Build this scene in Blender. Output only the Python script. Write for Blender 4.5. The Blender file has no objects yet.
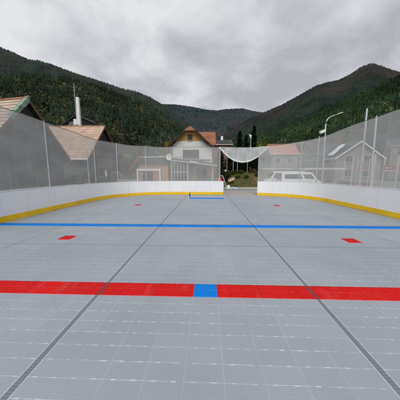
import bpy, bmesh, math, random
import numpy as np
from mathutils import Vector, Matrix, noise
R = math.radians
random.seed(7); rng = np.random.default_rng(11)
scene = bpy.context.scene
col = scene.collection

# ------------------------------------------------------------------ materials
class NT:
    def __init__(s, name):
        s.m = bpy.data.materials.new(name); s.m.use_nodes = True
        s.t = s.m.node_tree; s.t.nodes.clear()
        s.out = s.t.nodes.new('ShaderNodeOutputMaterial')
    def n(s, typ, ins=None, **kw):
        nd = s.t.nodes.new(typ)
        for k, v in kw.items(): setattr(nd, k, v)
        for k, v in (ins or {}).items(): s.put(nd.inputs[k], v)
        return nd
    def put(s, sock, v):
        if isinstance(v, bpy.types.NodeSocket): s.t.links.new(v, sock)
        elif v is not None: sock.default_value = v
    def M(s, op, a, b=None, c=None):
        nd = s.t.nodes.new('ShaderNodeMath'); nd.operation = op
        s.put(nd.inputs[0], a)
        if b is not None: s.put(nd.inputs[1], b)
        if c is not None: s.put(nd.inputs[2], c)
        return nd.outputs[0]
    def mix(s, f, a, b, mode='MIX'):
        nd = s.t.nodes.new('ShaderNodeMix'); nd.data_type = 'RGBA'; nd.blend_type = mode
        s.put(nd.inputs[0], f); s.put(nd.inputs[6], c4(a)); s.put(nd.inputs[7], c4(b))
        return nd.outputs[2]
    def noise(s, vec, scale, detail=4, rough=.55):
        return s.n('ShaderNodeTexNoise', {'Vector': vec, 'Scale': scale, 'Detail': detail, 'Roughness': rough}).outputs[0]
    def ramp(s, f, a, b, lo=0., hi=1.):
        r = s.n('ShaderNodeMapRange', {0: f, 1: lo, 2: hi}).outputs[0]
        return s.mix(r, a, b)
    def obj(s): return s.n('ShaderNodeTexCoord').outputs['Object']
    def uv(s): return s.n('ShaderNodeTexCoord').outputs['UV']
    def geo(s): return s.n('ShaderNodeNewGeometry').outputs['Position']
    def bsdf(s, color, rough=.6, metal=0., bump=None, bstr=.3, bdist=.01, spec=.4):
        b = s.n('ShaderNodeBsdfPrincipled')
        s.put(b.inputs['Base Color'], c4(color)); s.put(b.inputs['Roughness'], rough)
        b.inputs['Metallic'].default_value = metal
        s.put(b.inputs['Specular IOR Level'], spec)
        if bump is not None:
            bn = s.n('ShaderNodeBump', {'Height': bump, 'Strength': bstr, 'Distance': bdist})
            s.t.links.new(bn.outputs[0], b.inputs['Normal'])
        return b.outputs[0]
    def done(s, sh):
        s.t.links.new(sh, s.out.inputs[0]); return s.m
def c4(v):
    if isinstance(v, (tuple, list)) and len(v) == 3: return (*v, 1.)
    return v

def plain(name, c, rough=.6, metal=0., var=.18, scale=3., fine=40.):
    """weathered paint / metal / plaster: base colour broken up by two noises"""
    t = NT(name); p = t.geo()
    a = t.noise(p, scale, 5); b = t.noise(p, fine, 3)
    f = t.M('ADD', t.M('MULTIPLY', a, .65), t.M('MULTIPLY', b, .35))
    lo = tuple(x*(1-var*1.6) for x in c); hi = tuple(min(1, x*(1+var)) for x in c)
    cc = t.ramp(f, lo, hi, .3, .7)
    return t.done(t.bsdf(cc, rough, metal, b, .25, .004))

def roof_tiles(name, base, alt, dark, rowh=.34):
    t = NT(name); uv = t.uv(); p = t.geo()
    br = t.n('ShaderNodeTexBrick', {'Vector': uv, 'Color1': c4(base), 'Color2': c4(alt), 'Mortar': c4(dark), 'Scale': 1.,
        'Mortar Size': .012, 'Bias': -.1, 'Brick Width': .24, 'Row Height': rowh}, offset=.5)
    n1 = t.noise(p, 1.1, 5); n2 = t.noise(p, 7, 4)
    c = t.mix(t.n('ShaderNodeMapRange', {0: n1, 1: .42, 2: .68}).outputs[0], br.outputs[0], t.mix(.5, br.outputs[0], dark))
    c = t.mix(t.n('ShaderNodeMapRange', {0: n2, 1: .55, 2: .75}).outputs[0], c, t.mix(.55, c, alt))
    sep = t.n('ShaderNodeSeparateXYZ', {0: uv})
    cx = t.M('SINE', t.M('MULTIPLY', sep.outputs[0], 2*math.pi/.24))
    return t.done(t.bsdf(c, .8, 0, cx, .5, .02))

def make_floor_mat():
    t = NT('sport_tiles'); P = t.obj()
    s = t.n('ShaderNodeSeparateXYZ', {0: P}); x, y = s.outputs[0], s.outputs[1]
    M = t.M
    def near(v, c, w): return M('COMPARE', v, c, w)            # 1 when |v-c|<w
    def per(v, off, T):                                         # distance to nearest multiple
        f = M('FRACT', M('DIVIDE', M('ADD', v, 100*T-off), T))
        return M('MULTIPLY', M('MINIMUM', f, M('SUBTRACT', 1., f)), T)
    def lt(a, b): return M('LESS_THAN', a, b)
    def rng_(v, a, b): return near(v, (a+b)/2, (b-a)/2)
    # grey plastic, cloudy
    big = t.noise(P, .35, 4); mid = t.noise(P, 2.2, 4)
    base = t.ramp(big, (.315, .348, .378), (.380, .412, .438), .35, .65)
    base = t.mix(M('MULTIPLY', mid, .25), base, (.42, .445, .48))
    # every tile slightly different
    tid = t.n('ShaderNodeTexWhiteNoise', {0: t.n('ShaderNodeCombineXYZ', {0: M('FLOOR', M('DIVIDE', M('ADD', x, .185), .335)),
              1: M('FLOOR', M('DIVIDE', M('ADD', y, -2.64), .335)), 2: 0.}).outputs[0]}).outputs[0]
    base = t.mix(M('MULTIPLY', tid, .22), base, (.25, .285, .32))
    # markings
    red = rng_(y, 2.635, 2.97)
    sq = None
    for (a, b, c_, d) in ((-3.875, -3.54, 4.985, 5.32), (3.5, 3.835, 4.985, 5.32), (-3.875, -3.54, 10.6, 10.95), (3.5, 3.835, 10.6, 10.95)):
        q = M('MULTIPLY', rng_(x, a, b), rng_(y, c_, d)); sq = q if sq is None else M('MAXIMUM', sq, q)
    redm = M('MAXIMUM', red, sq)
    blue = rng_(y, 6.32, 6.655)
    blue = M('MAXIMUM', blue, M('MULTIPLY', rng_(x, -.185, .15), red))
    blue = M('MAXIMUM', blue, M('MULTIPLY', rng_(x, -1.19, 1.16), rng_(y, 13.45, 14.12)))
    tv = t.n('ShaderNodeMapRange', {0: tid, 3: .92, 4: 1.05}).outputs[0]; wear = t.n('ShaderNodeMapRange', {0: t.noise(P, 3.5, 6, .7), 1: .55, 2: .78, 3: 0., 4: .14}).outputs[0]
    tc3 = t.n('ShaderNodeCombineXYZ', {0: tv, 1: tv, 2: tv}).outputs[0]
    colr = t.mix(redm, base, t.mix(wear, t.mix(1., (.62, .009, .007), tc3, 'MULTIPLY'), (.36, .12, .10)))
    colr = t.mix(blue, colr, t.mix(wear, t.mix(1., (.001, .19, .66), tc3, 'MULTIPLY'), (.12, .24, .40)))
    # fine perforation grid
    T = .0140
    gx = per(x, 0, T); gy = per(y, 0, T)
    rim = M('MAXIMUM', lt(gx, .0021), lt(gy, .0021))
    hole = M('SUBTRACT', 1., rim)
    wob = t.noise(P, 1.3, 3)
    colr = t.mix(M('MULTIPLY', hole, M('MULTIPLY', M('SUBTRACT', 1., M('MULTIPLY', M('MAXIMUM', redm, blue), .6)), M('ADD', .26, M('MULTIPLY', wob, .28)))), colr, t.mix(.75, colr, (.05, .06, .08)))
    # joints with pale pins
    jx = lt(per(x, .15, .335), .0030); jy = lt(per(y, 2.64, .1675), .0040)
    brk = M('GREATER_THAN', t.noise(t.n('ShaderNodeVectorMath', {0: P, 1: (3., 30., 1.)}, operation='MULTIPLY').outputs[0], 2.0, 2), .45)
    dash = M('MULTIPLY', lt(per(x, .066, .1675), .021), lt(per(y, 2.64, .1675), .0052))
    pt = t.n('ShaderNodeMapRange', {0: t.noise(P, 1.7, 4), 1: .38, 2: .62, 3: .35, 4: 1.15}).outputs[0]
    wl = M('MULTIPLY', pt, M('MAXIMUM', M('MULTIPLY', jx, .19), M('MAXIMUM', M('MULTIPLY', M('MULTIPLY', jy, .30), brk), M('MULTIPLY', dash, .55))))
    colr = t.mix(M('MULTIPLY', wl, M('SUBTRACT', 1., M('MULTIPLY', M('MAXIMUM', redm, blue), .8))), colr, (.72, .76, .80))
    # wide expansion seams
    ax = M('ABSOLUTE', M('ADD', x, .01))
    e = M('ABSOLUTE', M('SUBTRACT', ax, 1.525))
    colr = t.mix(M('MULTIPLY', M('MULTIPLY', lt(e, .040), M('SUBTRACT', 1., M('MAXIMUM', redm, blue))), .55), colr, (.55, .58, .62))
    sd = lt(e, .029)
    stripe = M('ADD', .93, M('MULTIPLY', lt(per(y, 0, .028), .006), -.13))
    colr = t.mix(M('MULTIPLY', sd, stripe), colr, t.mix(.22, (.06, .065, .075), colr))
    e2 = M('ABSOLUTE', M('SUBTRACT', ax, 4.60))
    cs = M('MAXIMUM', lt(e2, .011), M('MAXIMUM', near(y, 4.645, .010), near(y, 8.16, .010)))
    colr = t.mix(M('MULTIPLY', cs, .62), colr, (.06, .07, .085))
    # dust, scuffs
    sc = t.noise(t.n('ShaderNodeVectorMath', {0: P, 1: (1., .25, 1.)}, operation='MULTIPLY').outputs[0], 5, 5, .65)
    colr = t.mix(t.n('ShaderNodeMapRange', {0: sc, 1: .55, 2: .8, 3: 0., 4: .16}).outputs[0], colr, t.mix(.6, colr, (.47, .48, .49)))
    hgt = M('ADD', M('MULTIPLY', rim, .6), wl)
    return t.done(t.bsdf(colr, .6, 0, hgt, .35, .003, M('SUBTRACT', .22, M('MULTIPLY', M('MAXIMUM', redm, blue), .17))))

def net_mat(name, c, cell, w, veil):
    t = NT(name); s = t.n('ShaderNodeSeparateXYZ', {0: t.uv()}); M = t.M
    def th(v):
        f = M('FRACT', M('DIVIDE', M('ADD', v, 50.), cell)); f = M('MINIMUM', f, M('SUBTRACT', 1., f))
        return M('LESS_THAN', f, w*.5)
    nz = t.noise(t.n('ShaderNodeVectorMath', {0: t.uv(), 1: (1., 1., 0.)}, operation='MULTIPLY').outputs[0], 1.2, 3)
    dx = M('MULTIPLY', nz, .10)
    u = M('ADD', s.outputs[0], dx); v = M('ADD', s.outputs[1], M('MULTIPLY', dx, .7))
    a = M('MAXIMUM', th(M('ADD', u, v)), th(M('SUBTRACT', u, v)))
    big = t.n('ShaderNodeMapRange', {0: t.noise(t.n('ShaderNodeVectorMath', {0: t.uv(), 1: (.9, 2.2, 0.)}, operation='MULTIPLY').outputs[0], .9, 5, .6), 1: .32, 2: .68, 3: veil*.45, 4: veil*1.75}).outputs[0]
    fold = t.n('ShaderNodeMapRange', {0: t.noise(t.n('ShaderNodeVectorMath', {0: t.uv(), 1: (5., .35, 0.)}, operation='MULTIPLY').outputs[0], 1., 2), 1: .58, 2: .72, 3: 0., 4: veil*.7}).outputs[0]
    a = M('MAXIMUM', a, M('ADD', big, fold))
    a = M('MINIMUM', a, 1.)
    d = t.n('ShaderNodeBsdfDiffuse', {'Color': c4(c)}).outputs[0]
    tr = t.n('ShaderNodeBsdfTranslucent', {'Color': c4(c)}).outputs[0]
    mm = t.n('ShaderNodeMixShader', {0: .4}); t.t.links.new(d, mm.inputs[1]); t.t.links.new(tr, mm.inputs[2])
    tp = t.n('ShaderNodeBsdfTransparent').outputs[0]
    m2 = t.n('ShaderNodeMixShader', {0: a}); t.t.links.new(tp, m2.inputs[1]); t.t.links.new(mm.outputs[0], m2.inputs[2])
    return t.done(m2.outputs[0])

def attr_mat(name, rough=.85, trans=.25, nscale=.8):
    t = NT(name); a = t.n('ShaderNodeVertexColor', layer_name='Col').outputs[0]
    nz = t.noise(t.geo(), nscale, 3)
    c = t.mix(1., a, t.ramp(nz, (.7, .7, .7), (1.3, 1.3, 1.3), .3, .7), 'MULTIPLY')
    d = t.n('ShaderNodeBsdfDiffuse', {'Color': c}).outputs[0]
    tr = t.n('ShaderNodeBsdfTranslucent', {'Color': c}).outputs[0]
    mm = t.n('ShaderNodeMixShader', {0: trans}); t.t.links.new(d, mm.inputs[1]); t.t.links.new(tr, mm.inputs[2])
    return t.done(mm.outputs[0])

def ground_mat(name, cols, scale, fine, bump=.02):
    t = NT(name); P = t.geo()
    a = t.noise(P, scale, 6, .6); b = t.noise(P, fine, 4, .65)
    c = t.ramp(a, cols[0], cols[1], .35, .65)
    c = t.mix(t.n('ShaderNodeMapRange', {0: b, 1: .4, 2: .7}).outputs[0], c, cols[2])
    return t.done(t.bsdf(c, .9, 0, b, .6, bump, .2))

def glass_mat(name, c=(.03, .035, .04), rough=.08):
    t = NT(name); nz = t.noise(t.geo(), 1.5, 3)
    cc = t.ramp(nz, tuple(x*.6 for x in c), tuple(x*1.7 for x in c), .3, .7)
    return t.done(t.bsdf(cc, rough, 0, None, spec=.6))

def wood_mat(name, a, b, vscale=(1., 1., 12.)):
    t = NT(name); v = t.n('ShaderNodeVectorMath', {0: t.geo(), 1: vscale}, operation='MULTIPLY').outputs[0]
    n1 = t.noise(v, 1.6, 5, .6)
    return t.done(t.bsdf(t.ramp(n1, a, b, .35, .65), .75, 0, n1, .3, .01))

def board_mat():
    t = NT('white_board_plastic'); P = t.geo()
    a = t.noise(P, .8, 4); v = t.n('ShaderNodeVectorMath', {0: P, 1: (1., 1., 8.)}, operation='MULTIPLY').outputs[0]
    b = t.noise(v, 3., 5, .7)
    c = t.ramp(a, (.82, .83, .85), (.88, .885, .895), .3, .7)
    c = t.mix(t.n('ShaderNodeMapRange', {0: b, 1: .56, 2: .8, 3: 0., 4: .40}).outputs[0], c, (.5, .5, .5))
    k = t.noise(t.n('ShaderNodeVectorMath', {0: P, 1: (2., 2., 5.)}, operation='MULTIPLY').outputs[0], 4.5, 3, .5)
    z = t.n('ShaderNodeSeparateXYZ', {0: P}).outputs[2]
    low = t.n('ShaderNodeMapRange', {0: z, 1: .2, 2: .8, 3: 1., 4: .25}).outputs[0]
    c = t.mix(t.M('MULTIPLY', t.n('ShaderNodeMapRange', {0: k, 1: .68, 2: .72, 3: 0., 4: .55}).outputs[0], low), c, (.22, .22, .23))
    return t.done(t.bsdf(c, .45, 0, a, .05, .01, .4))

M_ = dict(
 floor=make_floor_mat(), board=board_mat(),
 yellow=plain('yellow_kick_plastic', (.95, .58, .004), .5, 0, .12, 1.5, 12),
 steel=plain('galvanised_steel', (.60, .62, .64), .5, .2, .15, 4, 40),
 white=plain('white_paint', (.78, .79, .79), .5, 0, .08, 2, 30),
 dull_white=plain('weathered_white', (.60, .60, .58), .6, 0, .15, 1.5, 20),
 dark=plain('dark_metal', (.05, .052, .055), .5, .1, .2),
 soffit=plain('dark_timber', (.028, .022, .018), .8, 0, .3, 2, 20),
 gable=wood_mat('dark_gable_boards', (.030, .028, .026), (.06, .054, .048), (9., 9., .6)),
 copper=plain('green_copper', (.22, .34, .25), .7, 0, .55, 4, 9),
 brownpaint=plain('brown_verge', (.13, .075, .045), .7, 0, .2),
 tile_old=roof_tiles('old_pink_tiles', (.62, .46, .36), (.56, .50, .42), (.24, .18, .14)),
 tile_old2=roof_tiles('old_tan_tiles', (.62, .46, .35), (.56, .38, .25), (.25, .19, .15)),
 tile_orange=roof_tiles('orange_tiles', (.42, .17, .085), (.31, .13, .07), (.15, .07, .045)),
 tile_pink=roof_tiles('faded_pink_tiles', (.52, .22, .14), (.42, .20, .14), (.24, .11, .08)),
 tile_dark=roof_tiles('dark_grey_tiles', (.075, .075, .08), (.10, .095, .095), (.03, .03, .03)),
 ochre=wood_mat('ochre_gable_boards', (.42, .22, .055), (.54, .31, .09), (9., 9., .5)),
 render=plain('cream_render', (.68, .68, .63), .9, 0, .09, .8, 25),
 peach=plain('peach_render', (.56, .33, .22), .9, 0, .1, .9, 25),
 redbrown=plain('red_brown_wall', (.19, .065, .04), .9, 0, .2, 1, 20),
 greywall=plain('grey_render', (.20, .20, .195), .9, 0, .12, .7, 20),
 shedwall=plain('shed_beige', (.50, .45, .37), .9, 0, .14, .9, 12),
 darkwall=plain('dark_grey_render', (.13, .13, .128), .9, 0, .15, .7, 20),
 beigewall=plain('beige_render', (.27, .25, .215), .9, 0, .12, .7, 20),
 glass=glass_mat('window_glass', (.018, .021, .025)), bluepane=glass_mat('pale_window_glass', (.12, .15, .2), .15),
 tyre=plain('tyre_rubber', (.02, .02, .02), .8), rim=plain('alloy_rim', (.4, .4, .42), .35, .7),
 carwhite=plain('white_car_paint', (.76, .77, .78), .25, 0, .04, 1, 5),
 cargrey=plain('charcoal_car_paint', (.045, .05, .06), .2, .3, .1, 1, 5),
 carred=plain('red_car_paint', (.42, .03, .025), .25, 0, .06, 1, 5),
 lampglass=plain('lamp_lens', (.5, .5, .48), .2), redlens=plain('red_lens', (.4, .02, .02), .2),
 red=plain('red_sign', (.55, .04, .035), .5, 0, .08), orange=plain('orange_paint', (.62, .15, .07), .5, 0, .12),
 bottle=plain('blue_plastic', (.02, .08, .30), .3), black=plain('black_plastic', (.02, .02, .022), .5),
 card=plain('beige_board', (.60, .45, .30), .8, 0, .15), sheetblue=plain('pale_blue_sheet', (.42, .58, .70), .5, 0, .1),
 timber=wood_mat('sawn_timber', (.16, .09, .055), (.30, .18, .11)),
 threshold=wood_mat('pale_threshold_timber', (.34, .27, .18), (.50, .40, .27), (1., 14., 1.)),
 concrete=ground_mat('path_concrete', ((.30, .29, .27), (.40, .385, .36), (.34, .33, .30)), .8, 14, .01),
 gravel=ground_mat('gravel', ((.20, .195, .18), (.27, .26, .24), (.16, .155, .145)), .3, 16, .03),
 soil=ground_mat('bank_soil', ((.07, .10, .032), (.12, .125, .048), (.14, .10, .055)), .6, 5, .05),
 meadow=ground_mat('hill_ground', ((.028, .036, .020), (.04, .046, .024), (.024, .030, .018)), .02, .3, .5),
 bark=plain('bark', (.07, .05, .038), .9, 0, .3, 3, 20),
 leaf=attr_mat('foliage', nscale=2.5), forest=attr_mat('forest_canopy', trans=.1, nscale=.05),
 net_l=net_mat('net_mesh_left_shaded', (.58, .575, .57), .042, .225, .17),  # side in shade: its darker look is put into the thread colour
 net_r=net_mat('net_mesh_right_lit', (.74, .74, .73), .042, .25, .18),  # lighter thread colour carries the brighter sky light on this side
 net_e=net_mat('net_mesh_end', (.70, .70, .69), .042, .20, .135),
 net_g=net_mat('net_mesh_gate', (.90, .91, .91), .042, .30, .22),
 rope_d=plain('dark_rope', (.10, .10, .10), .8), rope_w=plain('white_rope', (.72, .74, .72), .8),
 goalnet=net_mat('goal_net', (.10, .10, .10), .10, .12, .0),
)

# ------------------------------------------------------------------ mesh helpers
class MB:
    def __init__(s): s.v = []; s.f = []; s.uv = None
    def add(s, vs, fs):
        o = len(s.v); s.v += [tuple(p) for p in vs]; s.f += [tuple(o+i for i in f) for f in fs]; return s
    def box(s, c, d, rz=0., rx=0., ry=0.):
        m = Matrix.Rotation(rz, 3, 'Z') @ Matrix.Rotation(ry, 3, 'Y') @ Matrix.Rotation(rx, 3, 'X')
        vs = []
        for z in (-1, 1):
            for y in (-1, 1):
                for x in (-1, 1): vs.append(m @ Vector((x*d[0]/2, y*d[1]/2, z*d[2]/2)) + Vector(c))
        return s.add(vs, [(0,2,3,1),(4,5,7,6),(0,1,5,4),(2,6,7,3),(0,4,6,2),(1,3,7,5)])
    def b2(s, a, b): return s.box([(a[i]+b[i])/2 for i in range(3)], [abs(b[i]-a[i]) for i in range(3)])
    def tube(s, pts, r, n=8, cap=True):
        pts = [Vector(p) for p in pts]; rs = r if isinstance(r, (list, tuple)) else [r]*len(pts)
        vs = []; up = Vector((0, 0, 1))
        for i, p in enumerate(pts):
            d = (pts[min(i+1, len(pts)-1)]-pts[max(i-1, 0)]).normalized()
            a = d.cross(up if abs(d.z) < .95 else Vector((1, 0, 0))).normalized(); b = d.cross(a)
            for k in range(n):
                t = 2*math.pi*k/n; vs.append(p+(a*math.cos(t)+b*math.sin(t))*rs[i])
        fs = [(i*n+k, i*n+(k+1) % n, (i+1)*n+(k+1) % n, (i+1)*n+k) for i in range(len(pts)-1) for k in range(n)]
        if cap: fs += [tuple(range(n))[::-1], tuple(range((len(pts)-1)*n, len(pts)*n))]
        return s.add(vs, fs)
    def prism(s, poly, a, b, axis='x'):
        """poly of 2-tuples extruded from a to b along axis"""
        n = len(poly); mk = {'x': lambda p, t: (t, p[0], p[1]), 'y': lambda p, t: (p[0], t, p[1]), 'z': lambda p, t: (p[0], p[1], t)}[axis]
        return s.add([mk(p, a) for p in poly]+[mk(p, b) for p in poly],
                     [tuple(range(n)), tuple(range(n, 2*n))[::-1]]+[(i, (i+1) % n, n+(i+1) % n, n+i) for i in range(n)])
    def build(s, name, mat, parent=None, bevel=0., smooth=False, loc=None):
        me = bpy.data.meshes.new(name); me.from_pydata(s.v, [], s.f)
        if s.uv:
            ul = me.uv_layers.new(name='UVMap')
            ul.data.foreach_set('uv', [c for uvv in s.uv for c in uvv])
        me.materials.append(mat)
        bm = bmesh.new(); bm.from_mesh(me)
        if not s.uv: bmesh.ops.recalc_face_normals(bm, faces=bm.faces)
        if bevel:
            bmesh.ops.bevel(bm, geom=[e for e in bm.edges], offset=bevel, segments=2, affect='EDGES', profile=.6, clamp_overlap=True)
        bm.to_mesh(me); bm.free()
        if smooth: me.shade_smooth()
        o = bpy.data.objects.new(name, me); col.objects.link(o)
        if parent: o.parent = parent
        if loc is not None:
            me.transform(Matrix.Translation(-Vector(loc))); o.location = loc
        return o
def tag(o, label, cat, group=None):
    o['label'] = label; o['category'] = cat
    if group: o['group'] = group
    return o
def thing(name, label, cat, loc=(0, 0, 0), rz=0., group=None):
    o = bpy.data.objects.new(name, None); o.empty_display_size = .3; col.objects.link(o); o.location = loc; o.rotation_euler = (0, 0, rz)
    return tag(o, label, cat, group)
def kind(o, k): o['kind'] = k; return o
def dup(root, loc, label, rz=None):
    r = root.copy(); col.objects.link(r); r.location = loc; r['label'] = label
    if rz is not None: r.rotation_euler = (0, 0, rz)
    for ch in [o for o in bpy.data.objects if o.parent == root]:
        c = ch.copy(); col.objects.link(c); c.parent = r
        for g in [o for o in bpy.data.objects if o.parent == ch]:
            d = g.copy(); col.objects.link(d); d.parent = c
    return r

# ------------------------------------------------------------------ setting: ground, rink floor, path
def gz(x, y): return -.03
g = MB().add([(-6000, -6000, -.14), (6000, -6000, -.14), (6000, 6000, -.14), (-6000, 6000, -.14)], [(0, 1, 2, 3)])
kind(g.build('ground', M_['meadow']), 'structure')
kind(MB().b2((-30, -14, -.139), (45, 58, -.1375)).build('yard', M_['gravel']), 'structure')
poly = []
LC, LR_ = (-2.75, 12.1), 4.15
RC, RR_ = (2.98, 11.72), 4.10
def lpath(off=0.):
    pts = [(-7.02-off, -4.), (-7.02-off, 9.2), (-6.93-off, 12.1)]
    for k in range(1, 25):
        a = math.pi - k*math.pi/2/24; pts.append((LC[0]+(LR_+off)*math.cos(a), LC[1]+(LR_+off)*math.sin(a)))
    pts.append((1.31, 16.27+off)); return pts
def rpath(off=0.):
    pts = [(7.16+off, -4.), (7.14+off, 9.0), (RC[0]+RR_+off, RC[1])]
    for k in range(1, 25):
        a = k*math.radians(78)/24; pts.append((RC[0]+(RR_+off)*math.cos(a), RC[1]+(RR_+off)*math.sin(a)))
    return pts
fl = [(-7.0, -11.), (7.15, -11.)] + rpath(.02)[1:] + [(3.85, 16.2), (1.3, 16.2)] + lpath(.02)[::-1][:-1]
fb = MB(); fb.prism([(x, y) for x, y in fl], -.10, 0., 'z')
kind(fb.build('rink_floor', M_['floor']), 'structure')
# slab under the rink, path outside the gate
kind(MB().b2((-8.2, -12, -.137), (8.3, 17.3, -.103)).build('concrete_slab', M_['concrete']), 'structure')
pth = MB()
pth.b2((-2., 17.304, -.136), (9., 25.5, -.03))
kind(pth.build('path', M_['concrete']), 'structure')
kind(MB().b2((-2., 21.0, -.026), (9., 21.12, .01)).build('path_joint', M_['dark']), 'structure')
th = tag(MB().b2((1.33, 16.26, -.10), (3.83, 16.62, .035)).build('threshold', M_['threshold'], bevel=.008, loc=(2.6, 16.45, -.1)),
         'pale wooden threshold beam lying across the rink gate opening', 'threshold')

# ------------------------------------------------------------------ paths utilities
def resample(pts, step):
    L = [0.]
    for a, b in zip(pts, pts[1:]): L.append(L[-1]+math.dist(a, b))
    n = max(1, round(L[-1]/step)); out = []
    for i in range(n+1):
        d = L[-1]*i/n
        k = min(max(j for j in range(len(L)) if L[j] <= d+1e-9), len(pts)-2)
        t = (d-L[k])/(L[k+1]-L[k]); out.append((pts[k][0]+(pts[k+1][0]-pts[k][0])*t, pts[k][1]+(pts[k+1][1]-pts[k][1])*t))
    return out, L[-1]
def normals(p, side):
    o = []
    for i in range(len(p)):
        a = p[max(i-1, 0)]; b = p[min(i+1, len(p)-1)]; dx, dy = b[0]-a[0], b[1]-a[1]; l = math.hypot(dx, dy)
        o.append((-dy/l*side, dx/l*side))
    return o
def strip(mb, pts, nrm, o0, o1, z0, z1):
    n = len(pts); vs = []
    for p, q in zip(pts, nrm):
        for (o, z) in ((o0, z0), (o1, z0), (o1, z1), (o0, z1)): vs.append((p[0]+q[0]*o, p[1]+q[1]*o, z))
    fs = [(i*4+k, i*4+(k+1) % 4, i*4+4+(k+1) % 4, i*4+4+k) for i in range(n-1) for k in range(4)]
    fs += [(0, 1, 2, 3), ((n-1)*4+3, (n-1)*4+2, (n-1)*4+1, (n-1)*4)]
    mb.add(vs, fs)

def boards(path, side, label):
    SUB = 4
    root = thing('rink_boards', label, 'rink boards', (path[0][0], path[0][1], 0))
    pts, L = resample(path, 1.05/SUB)
    n = (len(pts)-1)//SUB
    pts, L = resample(path, L/(n*SUB)); nr = normals(pts, side)
    ox, oy = path[0]
    lp = [(x-ox, y-oy) for x, y in pts]
    for i in range(n):
        P = lp[i*SUB:(i+1)*SUB+1]; N = nr[i*SUB:(i+1)*SUB+1]
        # leave a 5 mm joint
        def sh(P):
            P = list(P); g_ = .0035
            a, b = P[0], P[1]; d = math.dist(a, b); P[0] = (a[0]+(b[0]-a[0])*g_/d, a[1]+(b[1]-a[1])*g_/d)
            a, b = P[-1], P[-2]; d = math.dist(a, b); P[-1] = (a[0]+(b[0]-a[0])*g_/d, a[1]+(b[1]-a[1])*g_/d)
            return P
        P = sh(P); j = random.uniform(-.0025, .0025); jz = random.uniform(-.004, .004)
        m = MB(); strip(m, P, N, 0+j, .04+j, .03, 1.055+jz); pan = m.build('panel', M_['board'], root)
        m = MB(); strip(m, P, N, -.014+j, -.001+j, .012, .215); m.build('kick_plate', M_['yellow'], pan)
    m = MB(); strip(m, lp, nr, .052, .09, .60, .66); strip(m, lp, nr, .052, .09, .10, .16); strip(m, lp, nr, .052, .09, .98, 1.03)
    m.build('back_rail', M_['steel'], root)
    m = MB(); strip(m, lp, nr, -.006, .05, 1.063, 1.078); m.build('top_cap', M_['board'], root)
boards(lpath(), 1, 'white rink boards with yellow kick strip, left side and far end up to the gate')
boards(rpath(), -1, 'white rink boards with yellow kick strip, along the right side to the gate')

# ------------------------------------------------------------------ net posts
PG = 'galvanised posts holding the safety net'
protoP = None
def post(x, y, h, label, lean=(0, 0), r=.024, cat='net post'):
    root = thing('net_post', label, cat, (x, y, -.1), 0, PG)
    MB().tube([(0, 0, 0), (lean[0], lean[1], h+.1)], r, 10).build('tube', M_['steel'], root, smooth=False)
    MB().tube([(lean[0], lean[1], h+.1), (lean[0], lean[1], h+.125)], r*1.12, 10).build('end_cap', M_['dark'], root)
    MB().box((0, 0, .11), (.12, .12, .02)).build('foot_plate', M_['steel'], root)
    MB().tube([(0, 0, 1.0), (0, 0, 1.05)], r*1.5, 10).build('clamp', M_['steel'], root)
    return root
post(-7.12, 5.9, 4.05, 'galvanised net post nearest the camera on the left boards')
post(-7.10, 9.05, 3.95, 'galvanised net post in front of the dark timber gable of the left house')
post(-7.00, 12.0, 3.80, 'first of a close pair of net posts beside the green bush')
post(-6.93, 12.62, 3.78, 'second of a close pair of net posts, nearer the corner of the boards')
post(-6.28, 14.35, 3.76, 'net post standing on the rounded left corner of the boards')
post(-4.72, 15.88, 3.76, 'net post in front of the white framed goal')
post(-2.82, 16.42, 3.74, 'net post beside the round white satellite dish')
post(1.02, 16.44, 3.66, 'net post left of the gate opening', r=.03)
post(3.93, 15.92, 3.66, 'thin net post right of the gate opening', r=.016)
post(4.96, 15.52, 3.70, 'net post in front of the white van, nearest the gate')
post(6.36, 14.35, 3.80, 'net post between the white van and the faded pink roof')
post(6.95, 13.36, 3.95, 'left one of a close pair of net posts below the street lamp')
post(7.10, 12.95, 4.02, 'right one of a close pair of net posts below the street lamp')
post(7.26, 9.98, 4.62, 'tallest net post, rising well above the net on the right side', (0.05, .12), .036)
post(7.26, 9.32, 4.16, 'tall leaning net post on the right side nearest the camera', (.10, .25), .036)
post(7.26, 6.0, 4.1, 'net post beside the camera on the right boards')

# ------------------------------------------------------------------ nets
def net(name, path, side, off, zt, mat, label, zb=1.03, rope='rope_d'):
    pts, L = resample(path, .15); nr = normals(pts, side); n = len(pts)
    NZ = 10; vs = []; uv = []
    for i, (p, q) in enumerate(zip(pts, nr)):
        s = L*i/(n-1); top = zt(s, p)
        for k in range(NZ+1):
            f = k/NZ; z = zb+(top-zb)*f
            w = .09*math.sin(f*math.pi)*noise.noise(Vector((p[0]*1.3, p[1]*1.3, z*.7)))
            vs.append((p[0]+q[0]*(off+w), p[1]+q[1]*(off+w), z)); uv.append((s, z))
    fs = [(i*(NZ+1)+k, (i+1)*(NZ+1)+k, (i+1)*(NZ+1)+k+1, i*(NZ+1)+k+1) for i in range(n-1) for k in range(NZ)]
    base = (pts[0][0], pts[0][1], zb)
    root = thing(name, label, 'safety net', base)
    m = MB(); m.v = [tuple(Vector(v)-Vector(base)) for v in vs]; m.f = fs; m.uv = [uv[i] for f in fs for i in f]
    m.build('mesh_panel', mat, root, smooth=True)
    tp = [tuple(Vector(vs[i*(NZ+1)+NZ])-Vector(base)) for i in range(n)]
    MB().tube(tp, .011, 6).build('top_rope', M_[rope], root)
    bp = [tuple(Vector(vs[i*(NZ+1)+1])-Vector(base)-Vector((0, 0, .235+.006*math.sin(i*.7)))) for i in range(n)]
    MB().tube(bp, .008, 6).build('bottom_rope', M_['rope_w'], root)
LP = lpath(); RP = rpath()
kL = 18   # where the end net takes over on the left arc
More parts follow.
